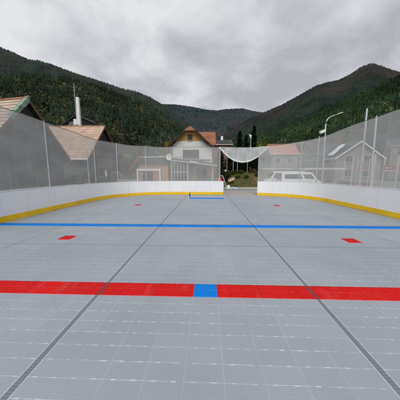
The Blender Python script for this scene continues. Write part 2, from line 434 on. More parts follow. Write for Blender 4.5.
def ztl(s, p): return 3.97-.015*max(0, p[1]-7)-.03*abs(math.sin(s*1.05)) - (.10 if p[1] > 12 else .10*max(0, (p[1]-9))/3)
net('safety_net', LP[:12], 1, .06, ztl, M_['net_l'], 'grey mesh safety net above the left boards, in front of the old tiled roofs')
net('safety_net', LP[11:-1]+[(1.05, 16.27)], 1, .06, lambda s, p: 3.76-.05*abs(math.sin(s*1.5))-.004*s, M_['net_e'], 'pale mesh safety net above the end boards left of the gate')
net('safety_net', RP, -1, .06, lambda s, p: (4.08 if p[1] < 10.5 else 4.08-.40*(p[1]-10.5)/5.3)-.03*abs(math.sin(s*1.0)), M_['net_r'],
    'light grey mesh safety net above the right boards, behind it the red signs')
# sagging net across the gate
cx = [(0.95, 3.70), (1.38, 3.23), (2.08, 2.72), (2.78, 2.55), (3.54, 2.70), (4.21, 3.08), (4.62, 3.60)]
def interp(x):
    for a, b in zip(cx, cx[1:]):
        if a[0] <= x <= b[0]:
            t = (x-a[0])/(b[0]-a[0]); return a[1]+(b[1]-a[1])*t
    return cx[-1][1]
root = thing('gate_net', 'white mesh net sagging in a curve over the gate opening with bright lower hem', 'net', (.95, 16.35, 3.7))
m = MB(); vs = []; uv = []; NX, NZ = 44, 10
def bot(x):
    u = (x-.95)/(4.62-.95); return 3.68-1.13*(1-abs(2*u-1)**2.1)
for i in range(NX+1):
    x = .95+(4.62-.95)*i/NX; b = bot(x); tz = 3.70-.06*math.sin(math.pi*i/NX)
    for k in range(NZ+1):
        z = b+(tz-b)*k/NZ; y = 16.35-.5*max(0., (x-3.9)/.72)**1.0 + .08*math.sin(k/NZ*math.pi)*math.sin(i*.5)
        vs.append((x-.95, y-16.35, z-3.7)); uv.append((x, z))
fs = [(i*(NZ+1)+k, (i+1)*(NZ+1)+k, (i+1)*(NZ+1)+k+1, i*(NZ+1)+k+1) for i in range(NX) for k in range(NZ)]
m.v = vs; m.f = fs; m.uv = [uv[i] for f in fs for i in f]; m.build('mesh_panel', M_['net_g'], root, smooth=True)
hem = [vs[i*(NZ+1)] for i in range(NX+1)]
MB().tube(hem, [.052+.022*math.sin(i*.9+1)*.5+.012*math.sin(math.pi*i/NX) for i in range(NX+1)], 7).build('hem', M_['rope_w'], root, smooth=True)
hb = [(p[0], p[1]+.01, p[2]+.25*math.sin(math.pi*i/NX)) for i, p in enumerate(hem)]
MB().tube(hb, .012, 6).build('fold_rope', M_['rope_w'], root)
MB().tube([vs[i*(NZ+1)+NZ] for i in range(NX+1)], .014, 6).build('top_rope', M_['rope_w'], root)

# small bottle at the crease
b = thing('water_bottle', 'dark blue water bottle standing on the rink floor beside the blue crease bar', 'bottle', (-1.24, 14.75, 0))
MB().tube([(0,0,0), (0,0,.01), (0,0,.20), (0,0,.25)], [.040,.045,.045,.024], 12).build('body', M_['bottle'], b, smooth=True)
MB().tube([(0,0,.252), (0,0,.29), (0,0,.31)], [.024,.024,.012], 10).build('cap', M_['black'], b)

# ------------------------------------------------------------------ houses
def slope(mb, p0, p1, q0, q1, row=.34, lip=.03):
    """stepped tile courses. p0->p1 eave line, q0->q1 ridge line"""
    p0, p1, q0, q1 = map(Vector, (p0, p1, q0, q1)); Ls = (q0-p0).length; n = max(2, round(Ls/row))
    nm = (p1-p0).cross(q0-p0).normalized()
    if nm.z < 0: nm = -nm
    if mb.uv is None: mb.uv = []
    W = (p1-p0).length
    for i in range(n):
        a, b = i/n, (i+1)/n
        A0 = p0.lerp(q0, a)+nm*lip; A1 = p1.lerp(q1, a)+nm*lip; B0 = p0.lerp(q0, b)+nm*.002; B1 = p1.lerp(q1, b)+nm*.002
        C0 = p0.lerp(q0, a)+nm*.001; C1 = p1.lerp(q1, a)+nm*.001
        u0a = (A0-p0).dot((p1-p0).normalized()); u1a = (A1-p0).dot((p1-p0).normalized())
        u0b = (B0-p0).dot((p1-p0).normalized()); u1b = (B1-p0).dot((p1-p0).normalized())
        mb.add([A0, A1, B1, B0], [(0, 1, 2, 3)]); mb.uv += [(u0a, i*row+.01), (u1a, i*row+.01), (u1b, (i+1)*row-.01), (u0b, (i+1)*row-.01)]
        mb.add([C0, C1, A1, A0], [(0, 1, 2, 3)]); mb.uv += [(u0a, i*row), (u1a, i*row), (u1a, i*row), (u0a, i*row)]
        mb.add([C0, A0, B0], [(0, 1, 2)]); mb.uv += [(u0a, i*row)]*3
        mb.add([C1, A1, B1], [(0, 2, 1)]); mb.uv += [(u1a, i*row)]*3
def window(root, face, c, w, h, matf, pane='glass', mull=1, trans=0):
    """window on a wall plane. face: '-y' or '+x' outward; c = centre on the wall surface (local)"""
    x, y, z = c
    def B(m, u0, u1, z0, z1, d0, d1):
        if face == '-y': m.b2((x+u0, y-d0, z+z0), (x+u1, y-d1, z+z1))
        else: m.b2((x+d0, y+u0, z+z0), (x+d1, y+u1, z+z1))
    f = MB(); t = .06
    B(f, -w/2-t, w/2+t, h/2, h/2+t, .003, .055); B(f, -w/2-t, w/2+t, -h/2-t, -h/2, .003, .055)
    B(f, -w/2-t, -w/2, -h/2, h/2, .003, .055); B(f, w/2, w/2+t, -h/2, h/2, .003, .055)
    fo = f.build('window', M_[matf], root)
    p = MB(); B(p, -w/2+.001, w/2-.001, -h/2+.001, h/2-.001, .004, .018); p.build('pane', M_[pane], fo)
    mm = MB()
    for k in range(1, mull+1):
        u = -w/2+w*k/(mull+1); B(mm, u-.022, u+.022, -h/2+.002, h/2-.002, .019, .045)
    for k in range(1, trans+1):
        u = -h/2+h*k/(trans+1); B(mm, -w/2+.002, w/2-.002, u-.018, u+.018, .0195, .043)
    if mm.v: mm.build('glazing_bar', M_[matf], fo)
    s = MB(); B(s, -w/2-.1, w/2+.1, -h/2-.11, -h/2-.062, .003, .12); s.build('sill', M_['dull_white'], fo)

def gable_house(label, loc, L, W, e, r, roof, wall, gab=None, over=.45, gover=.4, rz=0., verge='brownpaint', name='house', gutter='dull_white', cat='house'):
    """ridge along local X. origin at footprint centre"""
    root = thing(name, label, cat, loc, rz)
    wy = W/2; k = (r-e)/(W/2)            # e = height where roof plane meets the wall line
    MB().b2((-L/2, -wy, -.14), (L/2, wy, e-.02)).build('wall', M_[wall], root)
    g_ = MB(); g_.prism([(-wy, e-.02), (wy, e-.02), (0, r-.04)], -L/2+.001, L/2-.001, 'x'); g_.build('gable', M_[gab or wall], root)
    rf = MB(); X0, X1 = -L/2-gover, L/2+gover; yo = wy+over; ze = e-k*over
    slope(rf, (X0, -yo, ze+.06), (X1, -yo, ze+.06), (X0, 0, r+.06), (X1, 0, r+.06))
    slope(rf, (X1, yo, ze+.06), (X0, yo, ze+.06), (X1, 0, r+.06), (X0, 0, r+.06))
    ro = rf.build('roof', M_[roof], root)
    th_ = .14
    sf = MB()
    for sgn in (-1, 1):
        sf.prism([(sgn*yo, ze+.055), (0, r+.055), (0, r+.055-th_), (sgn*yo, ze+.055-th_)], X0+.002, X1-.002, 'x')
    sf.build('soffit', M_['soffit'], root)
    for xx in (X0, X1):
        o = .03 if xx > 0 else -.03
        for sgn in (-1, 1):
            v = MB(); v.prism([(sgn*yo, ze+.10), (0, r+.10), (0, r-.17), (sgn*yo, ze-.17)], xx, xx+o, 'x'); v.build('verge_board', M_[verge], root)
    ca = MB(); ca.tube([(X0, 0, r+.08), (X1, 0, r+.08)], .09, 8); ca.build('ridge_cap', M_[roof if roof != 'tile_old' else 'brownpaint'], root) if False else None
    rc = MB(); nseg = int((X1-X0)/.4)
    for i in range(nseg):
        a = X0+(X1-X0)*i/nseg; b_ = X0+(X1-X0)*(i+1)/nseg
        rc.tube([(a, 0, r+.07), (b_, 0, r+.08)], [.085, .10], 8)
    rc.build('ridge_tiles', M_[{'tile_old': 'orange_ridge', 'tile_old2': 'orange_ridge'}.get(roof, roof)] if roof in M_ and roof not in ('tile_old', 'tile_old2') else M_['ridge'], root)
    for sgn in (-1, 1):
        gt = MB(); gt.tube([(X0, sgn*(yo+.07), ze+.02), (X1, sgn*(yo+.07), ze+.02)], .07, 8); gt.build('gutter', M_[gutter], root)
    return root
M_['ridge'] = plain('ridge_tile_clay', (.40, .20, .11), .85, 0, .25, 2, 12)

# left near house (gable end towards the rink)
H1 = gable_house('nearest left house with old pinkish tiled roof, green copper verge and dark timber gable', (-16.53, 14.9, 0), 8.4, 5.4, 3.25, 6.62, 'tile_old', 'gable', 'gable', over=.42, gover=.4, rz=R(-10), verge='brownpaint')
c_ = MB()   # the copper verge cladding on the near rake
k_ = (6.62-3.25)/2.7
c_.prism([(-1.15, 6.62-k_*1.15+.17), (.05, 6.62+.23), (.05, 6.62-.20), (-1.15, 6.62-k_*1.15-.16)], 4.635, 4.665, 'x')
c_.prism([(-1.15, 6.62-k_*1.15+.16), (.05, 6.62+.225), (.05, 6.62+.165), (-1.15, 6.62-k_*1.15+.09)], 4.30, 4.634, 'x')
c_.build('copper_verge', M_['copper'], H1)
# second left house
H2 = gable_house('second left house with tan tiled roof, white gutter and dark gable, beyond the nearest one', (-16.4, 25.65, 0), 7.0, 7.4, 3.55, 7.33, 'tile_old2', 'darkwall', 'gable', over=.45, gover=.4, gutter='white')
window(H2, '+x', (3.5, -.8, 1.9), 1.2, 1.2, 'dull_white'); window(H2, '+x', (3.5, 1.3, 1.9), 1.2, 1.2, 'dull_white')
# house with the tall white chimney
H7 = thing('house', 'dark gabled house with tall slender white chimney behind the second left roof', 'house', (-22.22, 34.5, 0))
m = MB(); m.prism([(-1.5, 9.3), (-1.5, 9.55), (.95, 11.15), (1.35, 10.8), (1.35, 9.3)], 0, 5, 'y'); m.build('gable', M_['gable'], H7)
m = MB(); m.prism([(-1.9, 9.45), (.9, 11.28), (1.5, 10.75), (1.42, 10.66), (.9, 11.10), (-1.85, 9.3)], -.4, 5.2, 'y'); m.build('roof', M_['tile_dark'], H7)
MB().b2((-1.5, 0.01, -.14), (1.35, 5, 9.3)).build('wall', M_['greywall'], H7)
window(H7, '-y', (-.15, 0, 9.75), .75, .55, 'dull_white', mull=2, trans=1)
m = MB(); m.b2((.45, -.45, 8.9), (.62, -.02, 10.4)); m.b2((1.3, -.45, 8.9), (1.52, -.02, 10.4)); m.b2((.625, -.45, 9.55), (1.295, -.02, 10.4)); m.b2((.625, -.3, 8.9), (1.295, -.03, 9.545))
m.build('flue_housing', M_['white'], H7)
m = MB(); m.add([(1.02, -.45, 10.41), (1.52, -.45, 10.41), (1.52, -.05, 10.41), (1.02, -.05, 10.41), (1.08, -.40, 13.8), (1.50, -.40, 13.8), (1.50, -.08, 13.8), (1.08, -.08, 13.8)],
                [(0,3,2,1),(4,5,6,7),(0,1,5,4),(1,2,6,5),(2,3,7,6),(3,0,4,7)])
m.build('chimney', M_['white'], H7)
m = MB(); m.tube([(1.0, -.5, 10.0), (1.0, -.5, 15.8)], .03, 6); m.tube([(.75, -.5, 15.2), (1.25, -.5, 15.2)], .015, 5); m.tube([(.8, -.5, 14.8), (1.2, -.5, 14.8)], .015, 5)
m.build('antenna', M_['dull_white'], H7)

# ---- central house with ochre gable
H3 = thing('house', 'cream house with ochre timber gable and orange tiled half-hipped roof, centre of view', 'house', (-2.27, 28, 0))
cxh = 0.
MB().b2((-2.35, 0, -.14), (2.9, 7, 5.40)).build('wall', M_['render'], H3)
kk = .9; apex = 7.90
m = MB(); m.prism([(-2.35, 5.401), (2.35, 5.401), (1.72, 5.93), (-1.72, 5.93)], .001, 6.9, 'y'); m.build('upper_wall', M_['render'], H3)
m = MB(); m.prism([(-1.95, 5.935), (1.95, 5.935), (.70, 7.15), (-.70, 7.15)], -.02, 3., 'y'); m.build('gable', M_['ochre'], H3)
rf = MB()
for sg in (-1, 1):
    A = (sg*2.9, -.55, apex-kk*2.9); B_ = (sg*2.9, 7.4, apex-kk*2.9)
    # plane clipped by the half hip: lower part full, upper part up to ridge set back
    z1 = 7.22; x1 = (apex-z1)/kk*sg
    slope(rf, A, B_, (x1, -.55, z1), (x1, 7.4, z1))
    slope(rf, (x1, -.55, z1), (x1, 7.4, z1), (0, .35, apex), (0, 7.4, apex), row=.3)
x1 = (apex-7.22)/kk
slope(rf, (-x1, -.60, 7.20), (x1, -.60, 7.20), (-.02, .35, apex+.01), (.02, .35, apex+.01), row=.28)
rf.build('roof', M_['tile_orange'], H3)
for sg in (-1, 1):
    v = MB(); v.prism([(sg*3.05, apex-kk*3.05-.02), (sg*(x1+.02), 7.24), (sg*(x1-.12), 7.0), (sg*2.85, apex-kk*2.85-.36), (sg*3.05, apex-kk*3.05-.26)], -.62, -.55, 'y')
    v.build('verge_board', M_['soffit'], H3)
    s_ = MB(); s_.prism([(sg*2.98, apex-kk*2.98-.03), (sg*x1, 7.17), (sg*x1, 7.02), (sg*2.98, apex-kk*2.98-.18)], -.548, 0, 'y'); s_.build('soffit', M_['soffit'], H3)
MB().b2((-x1-.05, -.64, 7.10), (x1+.05, -.57, 7.19)).build('fascia', M_['brownpaint'], H3)
# right wing roof, slope towards the rink
w_ = MB(); slope(w_, (1.9, .1, 5.42), (3.45, .1, 5.42), (.5, 2.3, 7.5), (3.45, 2.3, 7.5)); slope(w_, (3.45, 4.6, 5.42), (0.9, 4.6, 5.42), (3.45, 2.3, 7.5), (.5, 2.3, 7.5))
w_.build('wing_roof', M_['tile_orange'], H3)
m = MB(); m.prism([(.25, 5.401), (4.4, 5.401), (2.3, 7.42)], 2.2, 3.3, 'x'); m.build('wing_wall', M_['render'], H3)
MB().b2((3.46, .05, 5.36), (3.5, .5, 5.46)).build('wing_gutter', M_['dull_white'], H3)
window(H3, '-y', (.0, -.02, 6.36), .5, .58, 'soffit', mull=1)
window(H3, '-y', (.10, 0, 4.18), 2.05, 1.05, 'soffit', mull=3, trans=1)
m = MB(); m.b2((-2.2, -.16, 3.40), (2.75, -.004, 3.52)); m.build('string_course', M_['greywall'], H3)
window(H3, '-y', (1.35, 0, 1.7), 1.1, 1.1, 'soffit', mull=1)

# porch / lean-to in front of it
P3 = thing('porch', 'dark glazed lean-to porch with sloping white-edged roof against the cream house', 'porch', (-1.6, 24.5, -.1))
m = MB(); m.add([(-2.75, -.6, 3.33), (2.75, -.6, 2.66), (2.75, 3.3, 3.1), (-2.75, 3.3, 3.75), (-2.75, -.6, 3.22), (2.75, -.6, 2.55), (2.75, 3.3, 2.98), (-2.75, 3.3, 3.63)],
                [(0,1,2,3),(7,6,5,4),(0,4,5,1),(1,5,6,2),(2,6,7,3),(3,7,4,0)]); m.build('roof', M_['dark'], P3)
m = MB(); m.add([(-2.77, -.66, 3.34), (2.77, -.66, 2.67), (2.77, -.61, 2.67), (-2.77, -.61, 3.34), (-2.77, -.66, 3.24), (2.77, -.66, 2.57), (2.77, -.61, 2.57), (-2.77, -.61, 3.24)],
                [(0,1,2,3),(7,6,5,4),(0,4,5,1),(1,5,6,2),(2,6,7,3),(3,7,4,0)]); m.build('roof_edge', M_['dull_white'], P3)
MB().box((.1, -.3, 3.1), (.95, .5, .10), ry=.121).build('skylight', M_['white'], P3)
for i in range(6): MB().b2((-2.6+i*.37, -.46, 0), (-2.55+i*.37, -.40, 3.1-i*.04)).build('frame_post', M_['steel'], P3)
MB().b2((-2.55, -.42, .12), (-.72, -.41, 2.85)).build('glazing', M_['glass'], P3)
MB().b2((-2.55, -.44, 1.9), (-.72, -.425, 1.97)).build('rail', M_['steel'], P3)
MB().b2((-.66, 1.2, 0), (2.5, 1.4, 2.75)).build('wall', M_['peach'], P3)
window(P3, '-y', (.9, 1.2, 1.9), 1.05, .95, 'soffit', mull=1)
MB().b2((2.2, -.45, 0), (2.28, -.37, 2.6)).build('corner_post', M_['dull_white'], P3)
MB().b2((-.66, -.45, 0), (-.58, -.37, 2.9)).build('corner_post', M_['dull_white'], P3)

# annex with peach wall, grey roof with orange verge and satellite dish
A = thing('garage', 'low peach-walled garage with grey roof and orange verge left of the cream house', 'garage', (-7.3, 28, -.1))
MB().b2((-2.0, 0, 0), (2.0, 4, 3.05)).build('wall', M_['peach'], A)
MB().b2((-1.9, -.02, 1.9), (-.1, -.004, 2.0)).build('lintel', M_['soffit'], A)
m = MB(); m.prism([(-3.0, 2.2), (-1.75, 3.78), (2.3, 3.78), (2.35, 3.10), (-2.0, 3.1), (-2.95, 2.1)], -.4, 4.3, 'y'); m.build('roof', M_['dark'], A)
m = MB(); m.tube([(-3.15, -.46, 2.1), (-1.85, -.46, 3.78), (-1.6, -.46, 3.9), (-1.1, -.46, 3.9)], .07, 8); m.build('verge', M_['orange'], A)
m = MB(); m.tube([(-1.1, -.47, 3.88), (3.9, -.47, 3.92)], .07, 8); m.build('gutter', M_['dull_white'], A)
MB().b2((-1.5, -.06, 0), (-.1, -.004, 1.9)).build('door', M_['gable'], A)
d = thing('satellite_dish', 'round white satellite dish mounted above the garage gutter', 'satellite dish', (-5.0, 27.2, 3.8))
bm_ = MB(); rr = .42; n_ = 20
vs = [(0, .08, 0)]; fs = []
for j in range(1, 5):
    for k in range(n_):
        a = 2*math.pi*k/n_; q = j/4; vs.append((rr*.9*q*math.cos(a), .08-.10*q*q, rr*1.05*q*math.sin(a)))
fs = [(0, 1+k, 1+(k+1) % n_) for k in range(n_)]+[(1+(j-1)*n_+k, 1+j*n_+k, 1+j*n_+(k+1) % n_, 1+(j-1)*n_+(k+1) % n_) for j in range(1, 4) for k in range(n_)]
bm_.add(vs, fs).build('reflector', M_['white'], d, smooth=True)
MB().tube([(0, 0, -.35), (0, -.35, -.05)], .015, 6).build('feed_arm', M_['steel'], d)
MB().box((0, -.37, -.03), (.07, .09, .07)).build('receiver', M_['dark'], d)
MB().tube([(0, .1, -.0), (0, .14, -.2), (0, .14, -.5)], .025, 6).build('bracket', M_['steel'], d)

# red-brown house beyond the gate
H4 = gable_house('red-brown house with low dark roof and white chimney behind the gate trees', (1.9, 48.2, 0), 6.2, 6.4, 7.75, 9.1, 'tile_dark', 'redbrown', over=.4, gover=.4, verge='dull_white')
MB().b2((1.2, -.3, 8.7), (1.7, .3, 9.95)).build('chimney', M_['white'], H4)
window(H4, '-y', (1.4, -3.2, 4.6), 1.0, 1.2, 'dull_white'); window(H4, '-y', (-1.4, -3.2, 4.6), 1.0, 1.2, 'dull_white')
# faded pink roof house right
H5 = gable_house('grey house with faded pink tiled roof, seen through the net above the white van', (18.3, 52.8, 0), 6.2, 5.6, 6.3, 8.7, 'tile_pink', 'greywall', over=.3, gover=.3)
window(H5, '-y', (-1.5, -2.8, 4.6), 1.1, 1.2, 'dull_white'); window(H5, '-y', (1.4, -2.8, 4.6), 1.1, 1.2, 'dull_white')
window(H5, '-y', (-1.5, -2.8, 1.7), 1.1, 1.2, 'dull_white'); window(H5, '-y', (1.4, -2.8, 1.7), 1.1, 1.2, 'dull_white')
# beige house, gable facing the rink
H6 = gable_house('beige house with broad gable and white verge boards behind the right net', (28.3, 44.0, 0), 8., 8.4, 4.6, 7.5, 'tile_dark', 'beigewall', over=.4, gover=.5, rz=R(-90), verge='white')
window(H6, '+x', (4.0, -1.7, 4.3), 1.3, 1.2, 'dull_white'); window(H6, '+x', (4.0, 1.7, 4.3), 1.3, 1.2, 'dull_white')
window(H6, '+x', (4.0, -1.7, 1.7), 1.3, 1.2, 'dull_white'); window(H6, '+x', (4.0, 1.7, 1.7), 1.3, 1.2, 'dull_white')
H8 = gable_house('small beige house with grey roof far right, beyond the red signs', (60., 66., 0), 8, 7, 9.8, 12.2, 'tile_dark', 'beigewall', over=.4, gover=.4, rz=R(-25), verge='dull_white')
window(H8, '-y', (-1.6, -3.5, 7.8), 1.3, 1.3, 'soffit'); window(H8, '-y', (1.6, -3.5, 7.8), 1.3, 1.3, 'soffit')
H9 = gable_house('grey rendered house with broad dark roof between the lamp and the beige house', (39., 72., 0), 13, 8, 8.0, 11.6, 'tile_dark', 'greywall', over=.5, gover=.5, rz=R(12))
window(H9, '-y', (-3, -4, 5.2), 1.3, 1.3, 'dull_white'); window(H9, '-y', (0, -4, 5.2), 1.3, 1.3, 'dull_white'); window(H9, '-y', (3, -4, 5.2), 1.3, 1.3, 'dull_white')

# low beige shed behind the vans
SH = thing('shed', 'long low beige shed with pale corrugated roof behind the two white vans', 'shed', (12.2, 33.5, -.1))
MB().b2((-3.3, 0, 0), (4.2, 3.5, 2.45)).build('wall', M_['shedwall'], SH)
m = MB()
for i in range(52):
    x0 = -3.53+i*.1535; zz_ = .03 if i % 2 else 0.
    m.b2((x0, -.35, 2.46+zz_), (x0+.153, 3.9, 2.50+zz_))
m.box((.45, -.36, 2.44), (7.9, .03, .16)); m.build('roof', M_['dull_white'], SH)
for k in (-2.4, -.4, 1.6): window(SH, '-y', (k, 0, 1.6), .9, .7, 'dull_white')
MB().b2((2.6, -.03, 0), (3.5, -.003, 2.05)).build('door', M_['brownpaint'], SH)
tarp = MB(); random.seed(21)
pts_ = [(24.0+random.uniform(-.15,.15)+i*.42, 44.-.0, 0) for i in range(7)]
vs = []
for j in range(5):
    for i in range(7): vs.append((24.2+i*.42+random.uniform(-.12, .12), 40.9+j*.55, 5.05+i*.36+random.uniform(.06, .22)))
tarp.add(vs, [(j*7+i, j*7+i+1, (j+1)*7+i+1, (j+1)*7+i) for j in range(4) for i in range(6)])
tag(tarp.build('tarpaulin', M_['white'], loc=(25.4, 42, 6.0)), 'crumpled white tarpaulin spread over the left roof slope of the beige house', 'tarpaulin')
# flat canopy with stacked timber
K = thing('canopy', 'flat pale canopy roof on thin posts right of the white van', 'canopy', (14.6, 27, -.1))
MB().b2((-2.7, -1.2, 2.2), (2.4, 3.0, 2.42)).build('roof', M_['dull_white'], K, bevel=.01)
for (px, py) in ((-2.5, -1), (2.2, -1), (-2.5, 2.8), (2.2, 2.8)): MB().b2((px-.05, py-.05, 0), (px+.05, py+.05, 2.199)).build('post', M_['steel'], K)
for j in range(4):
    tt = MB()
    for i in range(5): tt.b2((12.6, 27.2+i*.24, -.1+j*.36), (16.3, 27.41+i*.24, -.1+j*.36+.2))
    o = tag(tt.build('timber_layer', M_['timber'], loc=(14.4, 27.7, -.1+j*.36)), ['bottom layer of brown planks stacked under the flat canopy', 'second layer of brown planks from the bottom of the canopy stack', 'third layer of brown planks in the canopy stack', 'topmost layer of brown planks in the canopy stack'][j], 'planks', 'planks stacked under the canopy')
    if j < 3:
        pass

# ------------------------------------------------------------------ vehicles
def car(name, label, loc, rz, paint, prof, roofp, W=1.78, cuts=((.05, .40), (.43, .66), (.69, .95)), fz=(.14, .84), wb=(-1.35, 1.35), wr=.32, cat='car'):
    """prof: lower body side profile (x,z); roofp: cabin profile bottom..top; x forward"""
    root = thing(name, label, cat, loc, rz)
    MB().prism(prof, -W/2, W/2, 'y').build('body', M_[paint], root, bevel=.035)
    n = len(roofp); zmin = min(p[1] for p in roofp); zmax = max(p[1] for p in roofp)
    def wy(z): return W/2-.03-(z-zmin)/(zmax-zmin)*.13
    c = MB(); vs = [(x, -wy(z), z) for x, z in roofp]+[(x, wy(z), z) for x, z in roofp]
    c.add(vs, [tuple(range(n)), tuple(range(n, 2*n))[::-1]]+[(i, (i+1) % n, n+(i+1) % n, n+i) for i in range(n)])
    c.build('cabin', M_[paint], root, bevel=.03)
    # roofp order: rear-bottom, rear-top, front-top, front-bottom
    (rbx, rbz), (rtx, rtz), (ftx, ftz), (fbx, fbz) = roofp
    def side(s):
        def pt(t, f):  # t along car 0..1, f height 0..1
            xb = rbx+(fbx-rbx)*t; xt = rtx+(ftx-rtx)*t; x = xb+(xt-xb)*f; z = rbz+(rtz-rbz)*f
            return (x, s*(wy(z)+.006), z)
        for a, b in cuts:
            g_ = MB(); g_.add([pt(a, fz[0]), pt(b, fz[0]), pt(b, fz[1]), pt(a, fz[1])], [(0, 1, 2, 3)]); g_.build('side_window', M_['glass'], root)
    side(-1); side(1)
    def endglass(xb, zb, xt, zt, s):
        g_ = MB(); f0, f1 = .12, .88
        x0, z0 = xb+(xt-xb)*f0+s*.012, zb+(zt-zb)*f0; x1, z1 = xb+(xt-xb)*f1+s*.012, zb+(zt-zb)*f1
        g_.add([(x0, -wy(z0)*.88, z0), (x0, wy(z0)*.88, z0), (x1, wy(z1)*.88, z1), (x1, -wy(z1)*.88, z1)], [(0, 1, 2, 3)])
        g_.build('windscreen' if s > 0 else 'rear_window', M_['glass'], root)
    endglass(fbx, fbz, ftx, ftz, 1); endglass(rbx, rbz, rtx, rtz, -1)
    for x in wb:
        for s in (-1, 1):
            w_ = MB().tube([(x, s*(W/2-.20), wr), (x, s*(W/2+.012), wr)], wr, 24).build('wheel', M_['tyre'], root, bevel=.02)
            MB().tube([(x, s*(W/2+.013), wr), (x, s*(W/2+.022), wr)], wr*.62, 16).build('rim', M_['rim'], w_)
    xf = max(p[0] for p in prof); xr = min(p[0] for p in prof)
    for s in (-1, 1):
        MB().box((xf-.03, s*(W/2-.26), .68), (.10, .34, .15)).build('headlight', M_['lampglass'], root, bevel=.02)
        MB().box((xr+.03, s*(W/2-.16), .85), (.10, .16, .26)).build('tail_light', M_['redlens'], root, bevel=.02)
        MB().box((fbx-.25, s*(W/2+.10), zmin+.10), (.12, .17, .13)).build('mirror', M_[paint], root, bevel=.02)
    return root
vanprof = [(-2.35, .28), (2.3, .28), (2.35, .75), (2.2, 1.0), (-2.35, 1.0)]
car('van', 'compact white van with one long dark side window parked behind the right end boards', (9.95, 22.9, -.1), 0, 'carwhite', [(-2.1, .28), (2.0, .28), (2.05, .75), (1.92, 1.0), (-2.1, 1.0)], [(-2.08, 1.0), (-2.02, 1.86), (1.10, 1.86), (1.75, 1.0)], 1.9, wb=(-1.25, 1.2), cuts=((.09, .60), (.66, .93)), fz=(.22, .78), cat='van')
car('van', 'taller white van parked to the left of the other, nearest the gate opening', (9.75, 26.6, -.1), R(180), 'carwhite', vanprof, [(-2.33, 1.0), (-2.2, 2.02), (1.3, 2.02), (2.0, 1.0)], 1.9, cat='van')
hprof = [(-2.0, .25), (2.0, .25), (2.05, .6), (1.95, .80), (1.0, .92), (-2.02, .92)]
car('parked_car', 'charcoal hatchback parked in front of the cream house porch', (-.35, 22.4, -.1), R(90), 'cargrey', hprof, [(-1.95, .9), (-1.45, 1.45), (.1, 1.45), (1.0, .9)], 1.7)
car('parked_car', 'small red car parked under the right net beside the timber canopy', (12.2, 18.2, -.35), R(200), 'carred', hprof, [(-1.95, .9), (-1.45, 1.40), (.1, 1.40), (1.0, .9)], 1.7)

# ------------------------------------------------------------------ goal
G_ = thing('goal', 'white framed goal with dark net standing behind the left end boards', 'goal', (-7.1, 25, -.1))
m = MB(); m.b2((-1.46, -.07, 0), (-1.30, .07, 2.30)); m.b2((1.30, -.07, 0), (1.46, .07, 2.30)); m.b2((-1.299, -.07, 2.10), (1.299, .07, 2.30)); m.build('frame', M_['white'], G_)
m = MB(); m.tube([(-1.38, .05, 2.3), (-1.38, .8, 2.28), (-1.38, 1.1, 0)], .022, 6); m.tube([(1.38, .05, 2.3), (1.38, .8, 2.28), (1.38, 1.1, 0)], .022, 6); m.tube([(-1.38, .8, 2.28), (1.38, .8, 2.28)], .022, 6); m.tube([(-1.38, 1.1, .02), (1.38, 1.1, .02)], .022, 6)
m.build('rear_frame', M_['dull_white'], G_)
m = MB(); q = [((-1.36, .06, 2.2), (1.36, .06, 2.2), (1.36, .8, 2.2), (-1.36, .8, 2.2)), ((-1.36, .8, 2.2), (1.36, .8, 2.2), (1.36, 1.08, .02), (-1.36, 1.08, .02)),
               ((-1.36, .06, .02), (-1.36, .06, 2.2), (-1.36, .8, 2.2), (-1.36, 1.08, .02)), ((1.36, .06, .02), (1.36, .06, 2.2), (1.36, .8, 2.2), (1.36, 1.08, .02))]
m.uv = []
for f in q:
    m.add(f, [(0, 1, 2, 3)]); m.uv += [(0, 0), (2.7, 0), (2.7, 2), (0, 2)]
m.build('goal_net', M_['goalnet'], G_)

# ------------------------------------------------------------------ street lamp, floodlight
SL = thing('street_lamp', 'galvanised street lamp with long curved arm rising above the right net', 'street lamp', (13.75, 25, -.14))
m = MB(); m.tube([(0, 0, 0), (-.05, 0, 4), (-.12, 0, 7.4), (-.05, 0, 7.8), (.15, 0, 8.08), (.5, 0, 8.3), (1.25, 0, 8.52)], [.09, .08, .065, .055, .05, .045, .035], 10); m.build('pole', M_['steel'], SL, smooth=True)
MB().add(*[[(1.15, -.10, 8.50), (1.75, -.06, 8.66), (1.75, .06, 8.66), (1.15, .10, 8.50), (1.18, -.08, 8.60), (1.68, -.05, 8.72), (1.68, .05, 8.72), (1.18, .08, 8.60)], [(0,3,2,1),(4,5,6,7),(0,1,5,4),(1,2,6,5),(2,3,7,6),(3,0,4,7)]]).build('lamp_head', M_['dull_white'], SL, bevel=.01)
MB().tube([(0, 0, 0), (0, 0, .25)], .14, 10).build('base', M_['steel'], SL)
fl_ = tag(MB().box((13.25, 24.85, 6.42), (.62, .30, .30), ry=R(-24)).box((13.52, 24.9, 6.36), (.2, .12, .12)).build('floodlight', M_['white'], bevel=.03, loc=(13.3, 24.9, 6.42)), 'white floodlight fixed half way up the street lamp', 'floodlight')

